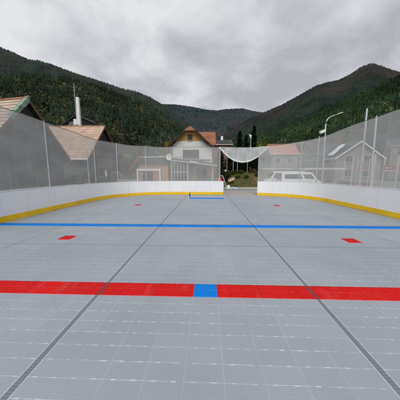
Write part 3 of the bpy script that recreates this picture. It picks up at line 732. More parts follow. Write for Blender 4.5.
# ------------------------------------------------------------------ right fence with red signs
fy = [18.6, 17.0, 15.83, 14.54, 13.54, 12.4]
F = thing('fence', 'wire fence on leaning grey posts behind the right boards, carrying red signs', 'fence', (12, 16, -.14))
for i, y in enumerate(fy):
    MB().tube([(0, y-16, 0), (.0, y-16-.06, 2.9)], .032, 8).build('post', M_['dull_white'], F)
MB().b2((-.02, -3.8, 1.12), (.02, 2.8, 1.22)).build('rail', M_['dull_white'], F)
m = MB(); m.uv = []
m.add([(.0, -3.6, .1), (0, 2.6, .1), (0, 2.6, 2.75), (0, -3.6, 2.75)], [(0, 1, 2, 3)]); m.uv = [(0, 0), (6.2, 0), (6.2, 2.65), (0, 2.65)]
m.build('wire_mesh', net_mat('wire_fence', (.35, .36, .35), .08, .10, .1), F)
def sign(y0, y1, z0, z1, label, seed):
    yc = (y0+y1)/2; s = thing('sign', label, 'sign', (11.93, yc, z0), 0, 'red signs on the fence')
    MB().b2((-.012, -(y1-y0)/2, .075), (.012, (y1-y0)/2, z1-z0)).build('panel', M_['red'], s)
    MB().b2((-.012, -(y1-y0)/2, 0), (.012, (y1-y0)/2, .073)).build('white_band', M_['white'], s)
    random.seed(seed); t = MB(); w = y1-y0; x = -w*.33
    while x < w*.33:
        l = random.uniform(.03, .07); t.b2((-.0165, x, .17+random.uniform(0, .02)), (-.0135, x+l, .25)); x += l+.02
    t.build('lettering', M_['white'], s)
sign(15.95, 16.75, 1.86, 2.16, 'red sign with white lower band, left of the two on the fence', 3)
sign(13.62, 14.40, 1.82, 2.18, 'larger red sign with white lower band, right of the two on the fence', 5)
for i, (x, y, h_) in enumerate(((8.6, 12.6, 2.75), (8.75, 12.15, 2.65), (9.0, 11.5, 2.7))):
    tag(MB().tube([(x, y, -.14), (x, y-.02, h_)], .03, 8).build('steel_post', M_['steel'], loc=(x, y, -.14)),
        ['left steel post of three short ones behind the right net', 'middle steel post of three short ones behind the right net', 'right steel post of three short ones behind the right net'][i], 'post', 'short steel posts behind the right net')

# ------------------------------------------------------------------ foliage helpers
def np_mesh(name, V, F, C, mat, parent=None, loc=None, kind_=None):
    """V (n,3), F (m,k) k=3/4, C (m,3) per face colour"""
    me = bpy.data.meshes.new(name); m, k = F.shape
    me.vertices.add(len(V)); me.vertices.foreach_set('co', V.astype(np.float32).ravel())
    me.loops.add(m*k); me.loops.foreach_set('vertex_index', F.astype(np.int32).ravel())
    me.polygons.add(m); me.polygons.foreach_set('loop_start', np.arange(0, m*k, k, dtype=np.int32)); me.polygons.foreach_set('loop_total', np.full(m, k, dtype=np.int32))
    me.update(calc_edges=True)
    ca = me.color_attributes.new('Col', 'FLOAT_COLOR', 'CORNER')
    cc = np.ones((m, k, 4), dtype=np.float32); cc[:, :, :3] = C[:, None, :]
    ca.data.foreach_set('color', cc.ravel())
    me.materials.append(mat)
    o = bpy.data.objects.new(name, me); col.objects.link(o)
    if parent: o.parent = parent
    if loc is not None: o.location = loc
    return o
def leaf_quads(C0, size, up=.3):
    """random oriented quads at points"""
    n = len(C0); a = rng.normal(size=(n, 3)); a[:, 2] *= .6; a /= np.linalg.norm(a, axis=1)[:, None]
    b = rng.normal(size=(n, 3)); b = np.cross(a, b); b /= np.linalg.norm(b, axis=1)[:, None]
    s = size*(.6+.8*rng.random((n, 1)))
    V = np.stack([C0-a*s, C0-b*s*.55, C0+a*s, C0+b*s*.55], 1).reshape(-1, 3)
    return V, np.arange(n*4).reshape(n, 4)
def crown(root, center, rad, n, size, cols, name='crown', clumps=18, shade=True):
    cs = rng.normal(size=(clumps, 3)); cs /= np.linalg.norm(cs, axis=1)[:, None]; cs *= (.35+.5*rng.random((clumps, 1)))
    cs = cs*np.array(rad)
    idx = rng.integers(0, clumps, n); d = rng.normal(size=(n, 3)); d /= np.linalg.norm(d, axis=1)[:, None]
    cr = .30+.22*rng.random(clumps)
    P = cs[idx]+d*(rng.random((n, 1))**.4)*np.array(rad)*cr[idx][:, None]+np.array(center)
    V, F = leaf_quads(P, size)
    c = np.array(cols); ci = rng.integers(0, len(c), clumps); C = c[ci[idx]]*(.7+.6*rng.random((n, 1)))
    return np_mesh(name, V, F, C, M_['leaf'], root)
def bush(name, label, loc, rad, n, size, cols, cat='bush', group=None, stems=5):
    t = thing(name, label, cat, loc, 0, group)
    for i in range(stems):
        a = random.uniform(0, 6.28); m = MB().tube([(0, 0, 0), (rad[0]*.3*math.cos(a), rad[1]*.3*math.sin(a), rad[2]*.7), (rad[0]*.5*math.cos(a), rad[1]*.5*math.sin(a), rad[2]*1.3)], [.03, .02, .008], 5)
        m.build('stem', M_['bark'], t)
    crown(t, (0, 0, rad[2]*1.05), rad, n, size, cols)
    return t
def spruce(label, loc, h, r, n=5200, cols=((.012, .024, .012), (.02, .036, .018), (.016, .03, .02)), group='dark spruces beyond the gate'):
    t = thing('spruce_tree', label, 'tree', loc, 0, group)
    MB().tube([(0, 0, 0), (0, 0, h*.5), (0, 0, h*.97)], [r*.10, r*.06, .02], 7).build('trunk', M_['bark'], t)
    whorl = rng.random(n)**.75; lev = np.floor(whorl*26)/26; f = .05+.95*lev                    # 0 bottom 1 top
    R0 = r*(1-f)**.85+.10; nb = 9
    b = rng.integers(0, nb, n); ang = b*2*math.pi/nb+lev*40+rng.normal(scale=.10, size=n); q = rng.random(n)**.6
    blen = R0*(.75+.35*np.sin(b*12.9+lev*77))
    rr_ = q*blen; z = f*h - rr_*.35 + rng.normal(scale=.09, size=n)+h*.03
    P = np.stack([rr_*np.cos(ang), rr_*np.sin(ang), np.maximum(z, .15)], 1)
    V, F = leaf_quads(P, .24*(h/12))
    c = np.array(cols)[rng.integers(0, len(cols), n)]*(.6+.9*rng.random((n, 1)))
    np_mesh('crown', V, F, c, M_['leaf'], t)
    return t
spruce('left one of the dark spruces standing behind the gate net', (9.2, 60, -.14), 13.3, 2.6)
spruce('short middle spruce between two taller ones behind the gate net', (11.2, 61, -.14), 12.4, 2.2)
spruce('tallest dark spruce, right one behind the gate net', (13.15, 60, -.14), 14.6, 2.3)
# dark evergreens close behind the gate
GR = [((2.3, 37), 5.6, 2.1), ((3.8, 36), 5.1, 2.0), ((5.3, 37), 5.8, 2.3), ((6.8, 35.6), 5.2, 2.1), ((8.4, 37), 5.9, 2.4)]
GL = ['leftmost dark evergreen seen through the gate opening', 'second dark evergreen from the left through the gate opening', 'middle dark evergreen seen through the gate opening, under the net sag',
      'fourth dark evergreen, above the brown bush on the bank', 'rightmost dark evergreen beside the gate post']
for (p, h_, r_), l_ in zip(GR, GL):
    spruce(l_, (p[0], p[1], .2), h_, r_, 3600, ((.010, .017, .009), (.016, .026, .012), (.012, .018, .012)), 'dark evergreens behind the grass bank')
def broadleaf(label, loc, h, r, cols, n=2600, group=None, size=.16, name='broadleaf_tree'):
    t = thing(name, label, 'tree', loc, 0, group)
    MB().tube([(0, 0, 0), (.05*h*.3, 0, h*.4), (0, .02*h, h*.7)], [r*.10, r*.07, .03], 7).build('trunk', M_['bark'], t)
    for k in range(5):
        a = k*1.26; MB().tube([(0, 0, h*.35), (r*.5*math.cos(a), r*.5*math.sin(a), h*.65), (r*.75*math.cos(a), r*.75*math.sin(a), h*.8)], [r*.05, r*.03, .01], 5).build('limb', M_['bark'], t)
    crown(t, (0, 0, h*.68), (r, r, h*.36), n, size, cols, clumps=22)
    return t
broadleaf('yellow-green leafed tree between the spruces and the gate net', (14.9, 57, -.14), 12.0, 1.6, ((.22, .26, .03), (.16, .20, .04), (.08, .12, .03)))
tag(MB().tube([(11.1, 54, -.14), (11.1, 54, 10.3)], [.09, .05], 8).tube([(11.1, 54, 10.3), (11.0, 54, 11.0), (10.6, 54, 11.4)], [.12, .3, .08], 8).build('white_pole', M_['white'], loc=(11.1, 54, -.14)), 'thin white pole with pale bent head standing between the spruces', 'pole')
broadleaf('yellowing tree above the net left of the cream house', (-8.6, 44, -.14), 7.9, 1.2, ((.35, .24, .03), (.12, .14, .03), (.2, .18, .03)), 1600)
OB = ((.30, .14, .03), (.16, .11, .03), (.06, .07, .025))
for i, (p, h_, r_) in enumerate((((49, 110), 22.0, 5.), ((57, 108), 24, 5.5), ((65, 104), 27, 6.), ((74, 103), 30, 6.), ((84, 100), 33., 6.5))):
    broadleaf('%s autumn tree along the right net top, orange and green leaves' % ['leftmost', 'second from left', 'middle', 'fourth from left', 'rightmost'][i], (p[0], p[1], -.14), h_*.72, r_, OB if i < 3 else ((.03, .05, .02), (.05, .07, .025), (.09, .08, .03)), 2600, 'autumn trees at the foot of the right hill', .5)
bush('bush', 'green bush behind the left boards, between the net posts', (-9.6, 17.3, -.14), (1.5, .9, .95), 3000, .09, ((.05, .09, .03), (.08, .13, .04), (.12, .16, .06)))
bush('bush', 'lower dark green bush under the tan roof of the second left house', (-13.0, 19.5, -.14), (1.7, .9, .8), 2200, .09, ((.04, .07, .03), (.06, .09, .03)))
bush('bush', 'reddish-brown autumn bush on top of the grass bank', (6.45, 30.0, 1.2), (.75, .6, .62), 2200, .07, ((.15, .09, .04), (.11, .08, .03), (.20, .10, .04)))
bush('bush', 'green shrub growing at the left edge of the gate opening', (2.35, 28.3, .0), (.8, .6, 1.05), 2600, .08, ((.035, .055, .02), (.05, .075, .025), (.08, .09, .03)))
bush('bush', 'bushy green hedge plant on the bank below the evergreens', (3.7, 31.2, .9), (1.1, .6, .55), 2400, .08, ((.04, .06, .02), (.06, .07, .025), (.10, .09, .03)))

# grass bank behind the path
def bank_z(x, y):
    f = min(1, max(0, (y-25.6)/4.5)); f = f*f*(3-2*f)
    top = .95+.85*min(1, max(0, (x-2.2)/3.6))
    return -.1+f*top + .10*noise.noise(Vector((x*.8, y*.8, 0)))*f
m = MB(); nx, ny = 48, 30; xs = [-1.5+11*i/nx for i in range(nx+1)]; ys = [25.45+14*j/ny for j in range(ny+1)]
m.add([(x, y, bank_z(x, y)) for y in ys for x in xs], [(j*(nx+1)+i, j*(nx+1)+i+1, (j+1)*(nx+1)+i+1, (j+1)*(nx+1)+i) for j in range(ny) for i in range(nx)])
kind(m.build('grass_bank', M_['soil'], smooth=True), 'structure')
n = 16000; gx = -1.3+10.6*rng.random(n); gy = 25.7+5.5*rng.random(n); gzv = np.array([bank_z(a, b) for a, b in zip(gx, gy)])
hh = .08+.16*rng.random(n)*(1+.8*np.sin(gx*2.1)*np.cos(gy*1.7)); ang = rng.random(n)*6.28; w = .012+.012*rng.random(n)
dx, dy = np.cos(ang)*w, np.sin(ang)*w; lx, ly = rng.normal(scale=.05, size=n), rng.normal(scale=.05, size=n)
V = np.stack([np.stack([gx-dx, gy-dy, gzv-.01], 1), np.stack([gx+dx, gy+dy, gzv-.01], 1), np.stack([gx+lx, gy+ly, gzv+hh], 1)], 1).reshape(-1, 3)
cc = np.array([(.09, .12, .03), (.06, .09, .025), (.15, .14, .05), (.13, .09, .04)])[rng.integers(0, 4, n)]*(1.2+.9*rng.random((n, 1)))
o = np_mesh('grass', V, np.arange(n*3).reshape(n, 3), cc, M_['leaf']); kind(o, 'stuff'); tag(o, 'rough green and brown grass growing over the bank beyond the gate', 'grass')

# things beyond the gate
for i, (x, y, rr_, cl_, lb) in enumerate(((4.3, 28.6, .34, ((.10, .12, .03), (.07, .09, .03)), 'small pale green weed tuft low on the grass bank'),
        (5.35, 28.2, .42, ((.16, .13, .05), (.10, .09, .03)), 'dry straw-coloured weed tuft in the middle of the grass bank'),
        (5.0, 30.2, .5, ((.06, .09, .025), (.09, .11, .03)), 'leafy green weed near the top of the grass bank'),
        (3.1, 29.6, .45, ((.12, .10, .04), (.06, .08, .025)), 'brownish weed at the left foot of the grass bank'),
        (6.9, 28.6, .45, ((.13, .085, .04), (.08, .07, .03)), 'brown bramble just above the log pile'))):
    bush('weed', lb, (x, y, bank_z(x, y)-.05), (rr_, rr_, rr_*.7), 700, .06, cl_, 'weed', None, 6)
b = thing('cardboard_box', 'open beige box lying tilted on the grass bank', 'box', (3.25, 27.2, .62))
b.rotation_euler = (R(-18), R(-24), R(10))
m = MB(); m.b2((-.42, -.3, 0), (.42, .3, .02)); m.b2((-.42, -.3, .02), (-.40, .3, .36)); m.b2((.40, -.3, .02), (.42, .3, .36)); m.b2((-.40, -.3, .02), (.40, -.28, .36)); m.b2((-.40, .28, .02), (.40, .3, .36)); m.build('box_body', M_['card'], b)
m = MB(); m.add([(-.42, -.3, .362), (.42, -.3, .362), (.42, -.52, .44), (-.42, -.52, .44)], [(0, 1, 2, 3)]); m.build('flap', M_['card'], b)
# crumpled white bag and pale blue sheet
def crumple(name, label, loc, dims, mat, seed, cat):
    bm = bmesh.new(); bmesh.ops.create_icosphere(bm, subdivisions=3, radius=1)
    for v in bm.verts:
        d = noise.noise(v.co*2.2+Vector((seed, 0, 0)))*.5; v.co *= 1+d
        v.co.x *= dims[0]; v.co.y *= dims[1]; v.co.z = max(v.co.z, -.35)*dims[2]+.35*dims[2]
    me = bpy.data.meshes.new(name); bm.to_mesh(me); bm.free(); me.materials.append(mat)
    o = bpy.data.objects.new(name, me); col.objects.link(o); o.location = loc; return tag(o, label, cat)
crumple('plastic_bag', 'crumpled white plastic bag on the path edge below the box', (2.35, 22.6, -.03), (.22, .18, .30), M_['white'], 3., 'bag')
crumple('plastic_sheet', 'pale blue plastic sheet lying beside the white bag on the path', (2.98, 22.7, -.03), (.50, .22, .12), M_['sheetblue'], 9., 'sheet')
# white tubular frame with red seat
c = thing('garden_chair', 'white tubular garden chair with red seat left of the gate opening', 'chair', (1.66, 22.6, -.03), R(15))
m = MB(); m.tube([(-.38, 0, 0), (-.36, .03, 1.1), (-.28, .06, 1.42), (.05, .06, 1.42), (.16, .04, 1.25), (.42, -.3, 0)], .038, 8); m.tube([(-.30, .5, 0), (-.34, .1, .8)], .03, 8); m.tube([(.40, .5, 0), (.16, .1, .8)], .03, 8)
m.build('frame', M_['white'], c, smooth=True)
MB().box((-.12, .06, .72), (.46, .36, .06), rx=R(-6)).build('seat', M_['red'], c, bevel=.015)
MB().box((-.14, .1, 1.05), (.36, .04, .40)).build('backrest', M_['red'], c, bevel=.015)
gl = thing('garden_lamp', 'small black post with round pale globe among the shrubs left of the bank', 'garden lamp', (2.45, 27.6, .1))
MB().tube([(0, 0, 0), (0, 0, 1.75)], .05, 8).build('post', M_['black'], gl)
bm_ = MB(); bm_.tube([(0, 0, 1.75), (0, 0, 1.80), (0, 0, 1.90), (0, 0, 1.99), (0, 0, 2.04)], [.06, .12, .14, .11, .03], 14).build('globe', M_['dull_white'], gl, smooth=True)
for i, (px, py, z1) in enumerate(((3.05, 32, 5.2), (4.0, 32, 5.2), (4.65, 32, 5.2), (6.35, 33, 5.2))):
    tag(MB().tube([(px, py, bank_z(px, py)-.1), (px, py, z1)], .035, 8).build('pale_pole', M_['dull_white'], loc=(px, py, bank_z(px, py)-.1)),
        ['leftmost pale pole in front of the evergreens beyond the gate', 'second pale pole from the left in front of the evergreens', 'third pale pole from the left in front of the evergreens', 'rightmost pale pole in front of the evergreens, above the brown bush'][i], 'pole', 'pale poles on the bank')
# stacked brown logs right of the bank
LGN = ['lower left', 'lower middle', 'lower right', 'upper left', 'upper right', 'top']
for i, (dx, dz) in enumerate(((-.32, .14), (0, .14), (.32, .14), (-.16, .41), (.16, .41), (0, .68))):
    tag(MB().tube([(6.15+dx, 26.6, .25+dz), (6.15+dx, 27.8, .28+dz)], .15, 10).build('log', M_['timber'], loc=(6.15+dx, 26.6, .25+dz)), '%s brown log of the pile right of the grass bank' % LGN[i], 'log', 'logs piled beside the bank')
# planks under the pile
tag(MB().b2((5.6, 26.5, -.14), (6.7, 27.9, .22)).build('timber_crate', M_['timber'], loc=(6.15, 27, -.14)), 'brown timber crate carrying the log pile beside the bank', 'crate')
# orange arch and white post behind the left boards
tag(MB().tube([(-10.6, 22, -.14)]+[(-9.9-.72*math.cos(a), 22, 1.2+.62*math.sin(a)) for a in [i*math.pi/10 for i in range(11)]]+[(-9.15, 22, -.14)], .035, 8).build('orange_arch', M_['orange'], loc=(-9.9, 22, -.14)), 'thin orange tube arch standing behind the left corner boards', 'arch')
tag(MB().b2((-10.95, 21.9, -.14), (-10.82, 22.03, 1.95)).build('white_post', M_['white'], loc=(-10.9, 22, -.14)), 'short white post left of the thin orange arch', 'post')

# ------------------------------------------------------------------ mountains with forest
LAY = dict(
 Lback=[(-544,440,290.1),(-518,471,289.1),(-485,505,286.8),(-470,519,285.4),(-448,538,276.6),(-433,550,280.2),(-413,565,279.9),(-386,584,273.3),(-357,602,268.2),(-313,626,261.6),(-264,648,250.1),(-223,663,246.6),(-181,676,232.9),(-151,684,216.9),(-114,691,194.1),(-73,696,164.0),(-24,700,126.3),(26,700,90.6)],
 Lnear=[(-235,186,91.6),(-219,205,94.5),(-210,215,96.9),(-198,225,102.3),(-185,236,106.9),(-170,247,109.2),(-153,258,109.1),(-134,268,106.0),(-113,278,99.6),(-90,286,94.6),(-75,290,89.4),(-58,294,78.5),(-41,297,67.0),(-24,299,53.6),(-3,300,37.1)],
 Far=[(-1205,2190,796.5),(-849,2351,818.5),(-646,2415,795.3),(-539,2441,775.6),(-372,2472,778.1),(-200,2492,760.4),(-26,2500,727.8),(90,2498,715.2),(261,2486,726.5),(396,2468,725.4),(506,2448,691.4),(612,2424,667.4),(746,2386,624.2),(983,2298,538.0),(1232,2175,429.7)],
 Rback=[(-10,1000,110.4),(84,997,178.4),(151,989,221.2),(203,979,249.4),(257,966,267.0),(316,949,286.5),(388,922,321.4),(437,900,345.7),(470,883,351.7),(502,865,351.4),(536,844,363.5),(560,829,380.3),(585,811,386.7),(606,796,370.8),(627,779,349.5),(648,762,332.1),(685,729,292.6),(733,681,235.3)],
 Rnear=[(38,448,50.3),(79,443,63.8),(112,436,76.6),(144,426,86.2),(177,414,100.1),(213,397,118.2),(244,378,127.1),(270,360,139.0),(292,343,145.3),(314,322,151.4),(332,304,155.6)])
def fbm(x, y, s, seed):
    v = 0.; a = 1.
    for o in range(4):
        v += a*noise.noise(Vector((x/s*2**o+seed, y/s*2**o, seed))); a *= .5
    return v
def hill(name, pts, foot, z0, drop, amp, nscale, curve, th, tr, ntree, tmin, colf, seed, tiers=2, sides=5, conf=.6, gcol=(.04, .045, .03)):
    pts = np.array(pts, float); pts[:, 2] -= drop
    seg = np.r_[0, np.cumsum(np.linalg.norm(np.diff(pts[:, :2], axis=0), axis=1))]
    def ridge(s):
        return np.stack([np.interp(s*seg[-1], seg, pts[:, k]) for k in range(3)], -1)
    def surf(s, t):
        r = ridge(np.clip(s, 0, 1)); tt = np.minimum(t, 1.)
        f = foot+(1-foot)*t
        z = z0+(r[:, 2]-z0)*(tt**curve) - np.maximum(t-1, 0)*r[:, 2]*1.6
        x, y = r[:, 0]*f, r[:, 1]*f
        env = np.clip(tt*(1-tt)*4, 0, 1)
        nz = np.array([fbm(a, b, nscale, seed) for a, b in zip(x, y)])
        return np.stack([x, y, z+nz*amp*env], 1)
    NS, NTt = 90, 44
    S, T = np.meshgrid(np.linspace(0, 1, NS+1), np.linspace(0, 1.35, NTt+1))
    V = surf(S.ravel(), T.ravel())
    F = np.array([(j*(NS+1)+i, j*(NS+1)+i+1, (j+1)*(NS+1)+i+1, (j+1)*(NS+1)+i) for j in range(NTt) for i in range(NS)])
    me = bpy.data.meshes.new('hill'); me.from_pydata(V.tolist(), [], F.tolist()); me.materials.append(plain('hill_ground_cover', gcol, .95, 0, .25, .01, .2)); me.shade_smooth()
    o = bpy.data.objects.new('hill', me); col.objects.link(o); kind(o, 'structure')
    # trees
    s = rng.random(ntree); t = tmin+(1.04-tmin)*rng.random(ntree)
    # sharpen: more trees right along the crest
    nr_ = ntree//14; t[:nr_] = .985+.03*rng.random(nr_)
    P = surf(s, t); n = ntree
    isc = rng.random(n) < conf + .35*np.array([noise.noise(Vector((p[0]/nscale*3+seed, p[1]/nscale*3, 4.))) for p in P])
    H = th*(.65+.7*rng.random(n)); Rr = tr*(.75+.5*rng.random(n))
    vr = .38 if tiers > 2 else .22; base = colf(s, t, P, isc)*(1-vr/2+vr*rng.random((n, 1)))
    if tiers == 1: isc = np.ones(n, bool)
    Vs = []; Fs = []; Cs = []; off = 0
    ci = np.where(isc)[0]; m = len(ci); a0 = rng.random(m)*6.28
    fine = tiers > 2; jit = .35 if fine else .12
    # conifers: a slim ragged cone, with hundreds of small sprays around it on the nearer hills
    for k in range(tiers):
        f0 = .10+.80*k/tiers; f1 = 1. if k == tiers-1 else min(1., f0+1.1/tiers)
        rk = Rr[ci]*(1-f0*.90)*(.62 if fine else 1.)
        ang = a0[:, None]+np.arange(sides)[None, :]*2*math.pi/sides+k*.6
        rj = rk[:, None]*(.7+.6*rng.random((m, sides)))
        ring = np.stack([P[ci, 0][:, None]+rj*np.cos(ang), P[ci, 1][:, None]+rj*np.sin(ang), (P[ci, 2]+H[ci]*f0)[:, None]+rng.normal(scale=.03, size=(m, sides))*th], -1)
        tip = np.stack([P[ci, 0], P[ci, 1], P[ci, 2]+H[ci]*f1], -1)[:, None, :]
        vv = np.concatenate([ring, tip], 1).reshape(-1, 3)
        b = (np.arange(m)*(sides+1))[:, None]+off
        q = np.arange(sides)
        ff = np.stack([b+q, b+(q+1) % sides, np.broadcast_to(b+sides, (m, sides))], -1).reshape(-1, 3)
        sh = (.5 if fine else .75)+.35*(k/(max(1, tiers-1)))  # shading painted into the colour: lower tiers and inner cone darker
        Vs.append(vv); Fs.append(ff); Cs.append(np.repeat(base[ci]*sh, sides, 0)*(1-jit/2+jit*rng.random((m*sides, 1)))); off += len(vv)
    if fine:
        NC = 30
        f = rng.random((m, NC))**1.15; an = rng.random((m, NC))*6.28
        rad = Rr[ci][:, None]*(1-f)*(.55+.5*rng.random((m, NC)))+.12
        d = np.stack([np.cos(an), np.sin(an), -.45+0*an], -1)
        c = P[ci][:, None, :]+np.stack([rad*np.cos(an), rad*np.sin(an), H[ci][:, None]*(.10+.88*f)], -1)
        sd = np.stack([-np.sin(an), np.cos(an), 0*an], -1)+rng.normal(scale=.25, size=(m, NC, 3))
        L = (.34*Rr[ci][:, None]*(1.25-f)*(.6+.8*rng.random((m, NC))))[:, :, None]
        tri = np.stack([c-sd*L*.75, c+sd*L*.75, c+d*L*1.5], 2).reshape(-1, 3)
        Vs.append(tri); Fs.append(np.arange(m*NC*3).reshape(-1, 3)+off); off += len(tri)
        Cs.append(np.repeat(base[ci], NC, 0)*(.72+.5*f.reshape(-1, 1))*(.8+.4*rng.random((m*NC, 1))))  # sprays painted darker towards the foot, as if shaded by the crown
    # broadleaf: loose tufts of facets
    bi = np.where(~isc)[0] if tiers > 1 else np.arange(1); m = len(bi); NQ = 64 if fine else 12
    d = rng.normal(size=(m, NQ, 3)); d /= np.linalg.norm(d, axis=2)[:, :, None]; d[:, :, 2] = d[:, :, 2]*.8+.15
    c = P[bi][:, None, :]+np.array([0, 0, 1.])*(H[bi]*.45)[:, None, None]+d*Rr[bi][:, None, None]*np.array([1., 1., 1.35])*(.55+.45*rng.random((m, NQ, 1)))
    a = rng.normal(size=(m, NQ, 3)); a = np.cross(a, d+rng.normal(scale=.35, size=d.shape)); a /= np.linalg.norm(a, axis=2)[:, :, None]; bb = np.cross(a, d)
    sz = (Rr[bi]*(.25 if fine else .60))[:, None, None]*(.6+.8*rng.random((m, NQ, 1)))
    tri = np.stack([c-a*sz-bb*sz*.5, c+a*sz-bb*sz*.5, c+bb*sz], 2).reshape(-1, 3)
    Vs.append(tri); Fs.append(np.arange(m*NQ*3).reshape(-1, 3)+off)
    sh = ((.70+.5*(d[:, :, 2]+.3)) if fine else (.85+.15*d[:, :, 2])).reshape(-1, 1)  # painted shading: facets on top lighter, undersides darker
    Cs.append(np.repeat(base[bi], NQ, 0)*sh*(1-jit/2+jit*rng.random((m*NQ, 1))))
    o = np_mesh(name, np.concatenate(Vs), np.concatenate(Fs), np.concatenate(Cs), M_['forest'])
    kind(o, 'stuff'); return o
def pick(pal, n): return np.array(pal)[rng.integers(0, len(pal), n)]
def patch(P, sc, seed): return np.array([fbm(p[0], p[1], sc, seed) for p in P])[:, None]
def mixc(a, b, f): return a*(1-f)+b*f
CON = [(.024, .040, .022), (.030, .048, .027), (.018, .032, .019)]
def blot(P, sc, seed, a): return np.clip(1+a*patch(P, sc, seed), .55, 1.6)
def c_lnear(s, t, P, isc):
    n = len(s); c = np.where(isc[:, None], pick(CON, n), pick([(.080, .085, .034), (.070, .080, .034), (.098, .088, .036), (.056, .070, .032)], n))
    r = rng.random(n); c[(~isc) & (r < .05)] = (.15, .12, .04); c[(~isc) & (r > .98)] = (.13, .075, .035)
    return mixc(c*1.15*blot(P, 45, 3.3, .55), np.array((.10, .115, .12)), .09)  # slight aerial haze mixed into the tree colours
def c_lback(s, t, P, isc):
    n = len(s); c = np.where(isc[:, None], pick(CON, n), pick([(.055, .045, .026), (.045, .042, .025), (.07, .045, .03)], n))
    return mixc(c*1.2*blot(P, 120, 4.3, .6), np.array((.085, .11, .125)), .30)  # blue-grey distance haze painted into the canopy colour
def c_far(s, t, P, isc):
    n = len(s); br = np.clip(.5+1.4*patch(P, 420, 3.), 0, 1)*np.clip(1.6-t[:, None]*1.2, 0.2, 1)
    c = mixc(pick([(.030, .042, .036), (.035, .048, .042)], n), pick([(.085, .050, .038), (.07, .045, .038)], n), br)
    return mixc(c*.9*blot(P, 300, 6.3, .5), np.array((.08, .112, .130)), .45)  # strong aerial haze baked into the farthest trees' colour
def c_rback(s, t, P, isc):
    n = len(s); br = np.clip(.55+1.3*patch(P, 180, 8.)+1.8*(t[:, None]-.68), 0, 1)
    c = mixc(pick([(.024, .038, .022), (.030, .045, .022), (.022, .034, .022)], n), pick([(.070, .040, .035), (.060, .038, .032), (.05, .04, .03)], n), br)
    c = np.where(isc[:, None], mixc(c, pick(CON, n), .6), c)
    return mixc(c*1.1*blot(P, 120, 5.3, .6), np.array((.07, .095, .11)), .22)  # haze of the distance baked into these tree colours
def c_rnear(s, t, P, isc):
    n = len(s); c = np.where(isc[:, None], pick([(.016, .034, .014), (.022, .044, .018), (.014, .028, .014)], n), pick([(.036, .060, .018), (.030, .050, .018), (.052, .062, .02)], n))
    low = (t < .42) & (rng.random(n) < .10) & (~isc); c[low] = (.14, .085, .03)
    return mixc(c*1.5*blot(P, 60, 2.3, .6), np.array((.09, .11, .105)), .08)  # thin haze tint painted into the foliage colour
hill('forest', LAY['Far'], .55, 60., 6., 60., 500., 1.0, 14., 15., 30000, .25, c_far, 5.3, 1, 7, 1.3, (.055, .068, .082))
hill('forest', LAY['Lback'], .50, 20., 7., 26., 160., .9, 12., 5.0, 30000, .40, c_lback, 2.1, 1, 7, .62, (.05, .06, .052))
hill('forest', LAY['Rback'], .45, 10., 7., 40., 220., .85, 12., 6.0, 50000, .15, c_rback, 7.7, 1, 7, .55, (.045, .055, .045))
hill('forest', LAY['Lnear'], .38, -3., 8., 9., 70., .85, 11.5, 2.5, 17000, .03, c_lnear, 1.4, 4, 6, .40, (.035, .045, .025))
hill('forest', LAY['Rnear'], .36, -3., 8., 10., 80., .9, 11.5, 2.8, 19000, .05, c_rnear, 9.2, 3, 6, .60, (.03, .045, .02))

# ------------------------------------------------------------------ sky, sun, camera
w = bpy.data.worlds.new('World'); scene.world = w; w.use_nodes = True
nt = w.node_tree; nt.nodes.clear()
def N(t, **k):
    n_ = nt.nodes.new(t)
    for a, b_ in k.items(): setattr(n_, a, b_)
    return n_
SUN_EL, SUN_AZ = 50, 185      # azimuth clockwise from +Y
sky = N('ShaderNodeTexSky', sky_type='NISHITA', sun_disc=False); sky.sun_elevation = R(SUN_EL); sky.sun_rotation = R(SUN_AZ)
bg1 = N('ShaderNodeBackground'); bg1.inputs[1].default_value = .08; nt.links.new(sky.outputs[0], bg1.inputs[0])
tc = N('ShaderNodeTexCoord'); sp = N('ShaderNodeSeparateXYZ'); nt.links.new(tc.outputs['Generated'], sp.inputs[0])
def wm(op, a, b_=None):
    n_ = N('ShaderNodeMath', operation=op)
    for i, v in enumerate((a, b_)):
        if v is None: continue
        if isinstance(v, bpy.types.NodeSocket): nt.links.new(v, n_.inputs[i])
        else: n_.inputs[i].default_value = v
    return n_.outputs[0]
zz = wm('ADD', wm('MAXIMUM', sp.outputs[2], 0.), .30)
cb = N('ShaderNodeCombineXYZ'); nt.links.new(wm('DIVIDE', sp.outputs[0], zz), cb.inputs[0]); nt.links.new(wm('DIVIDE', sp.outputs[1], zz), cb.inputs[1]); cb.inputs[2].default_value = 5.3
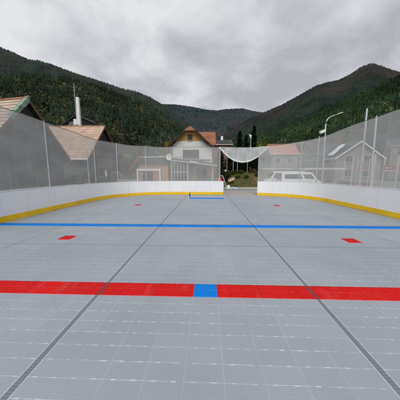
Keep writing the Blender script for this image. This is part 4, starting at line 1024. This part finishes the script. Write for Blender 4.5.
def wn(scale, det, rough, dist):
    n_ = N('ShaderNodeTexNoise'); n_.inputs['Scale'].default_value = scale; n_.inputs['Detail'].default_value = det; n_.inputs['Roughness'].default_value = rough; n_.inputs['Distortion'].default_value = dist
    nt.links.new(cb.outputs[0], n_.inputs['Vector']); return n_.outputs[0]
cl = wm('ADD', wm('MULTIPLY', wn(1.1, 6, .5, .35), .60), wm('MULTIPLY', wn(3.1, 6, .55, .3), .40))
# brighter towards the left of the valley, greyer to the right
cl = wm('ADD', cl, wm('MULTIPLY', sp.outputs[0], -.10))
rp = N('ShaderNodeValToRGB'); nt.links.new(cl, rp.inputs[0])
e = rp.color_ramp.elements; e[0].position = .40; e[0].color = (.45, .465, .50, 1); e[1].position = .585; e[1].color = (.82, .83, .855, 1)
x_ = rp.color_ramp.elements.new(.49); x_.color = (.61, .625, .66, 1)
bg2 = N('ShaderNodeBackground'); bg2.inputs[1].default_value = 1.0; nt.links.new(rp.outputs[0], bg2.inputs[0])
mx = N('ShaderNodeMixShader'); mx.inputs[0].default_value = .94; nt.links.new(bg1.outputs[0], mx.inputs[1]); nt.links.new(bg2.outputs[0], mx.inputs[2])
ow = N('ShaderNodeOutputWorld'); nt.links.new(mx.outputs[0], ow.inputs[0])
sl = bpy.data.lights.new('Sun', 'SUN'); sl.energy = 1.95; sl.angle = R(35); sl.color = (1., .98, .95)
so = bpy.data.objects.new('Sun', sl); col.objects.link(so)
az = R(SUN_AZ); el = R(SUN_EL); d = Vector((math.sin(az)*math.cos(el), math.cos(az)*math.cos(el), math.sin(el)))
so.rotation_euler = d.to_track_quat('Z', 'Y').to_euler()
cam = bpy.data.cameras.new('Camera'); co = bpy.data.objects.new('Camera', cam); col.objects.link(co); scene.camera = co
cam.sensor_width = 36; cam.lens = 36*205/400; cam.clip_start = .05; cam.clip_end = 9000
p = math.atan(27/205); psi = math.atan(7*math.cos(p)/205)
co.location = (0, 0, 1.7); co.rotation_euler = (math.pi/2-p, 0, psi)
scene.render.engine = 'CYCLES'
scene.view_settings.view_transform = 'Standard'; scene.view_settings.look = 'None'; scene.view_settings.exposure = 0
scene.cycles.transparent_max_bounces = 24
scene.render.resolution_x = scene.render.resolution_y = 1024
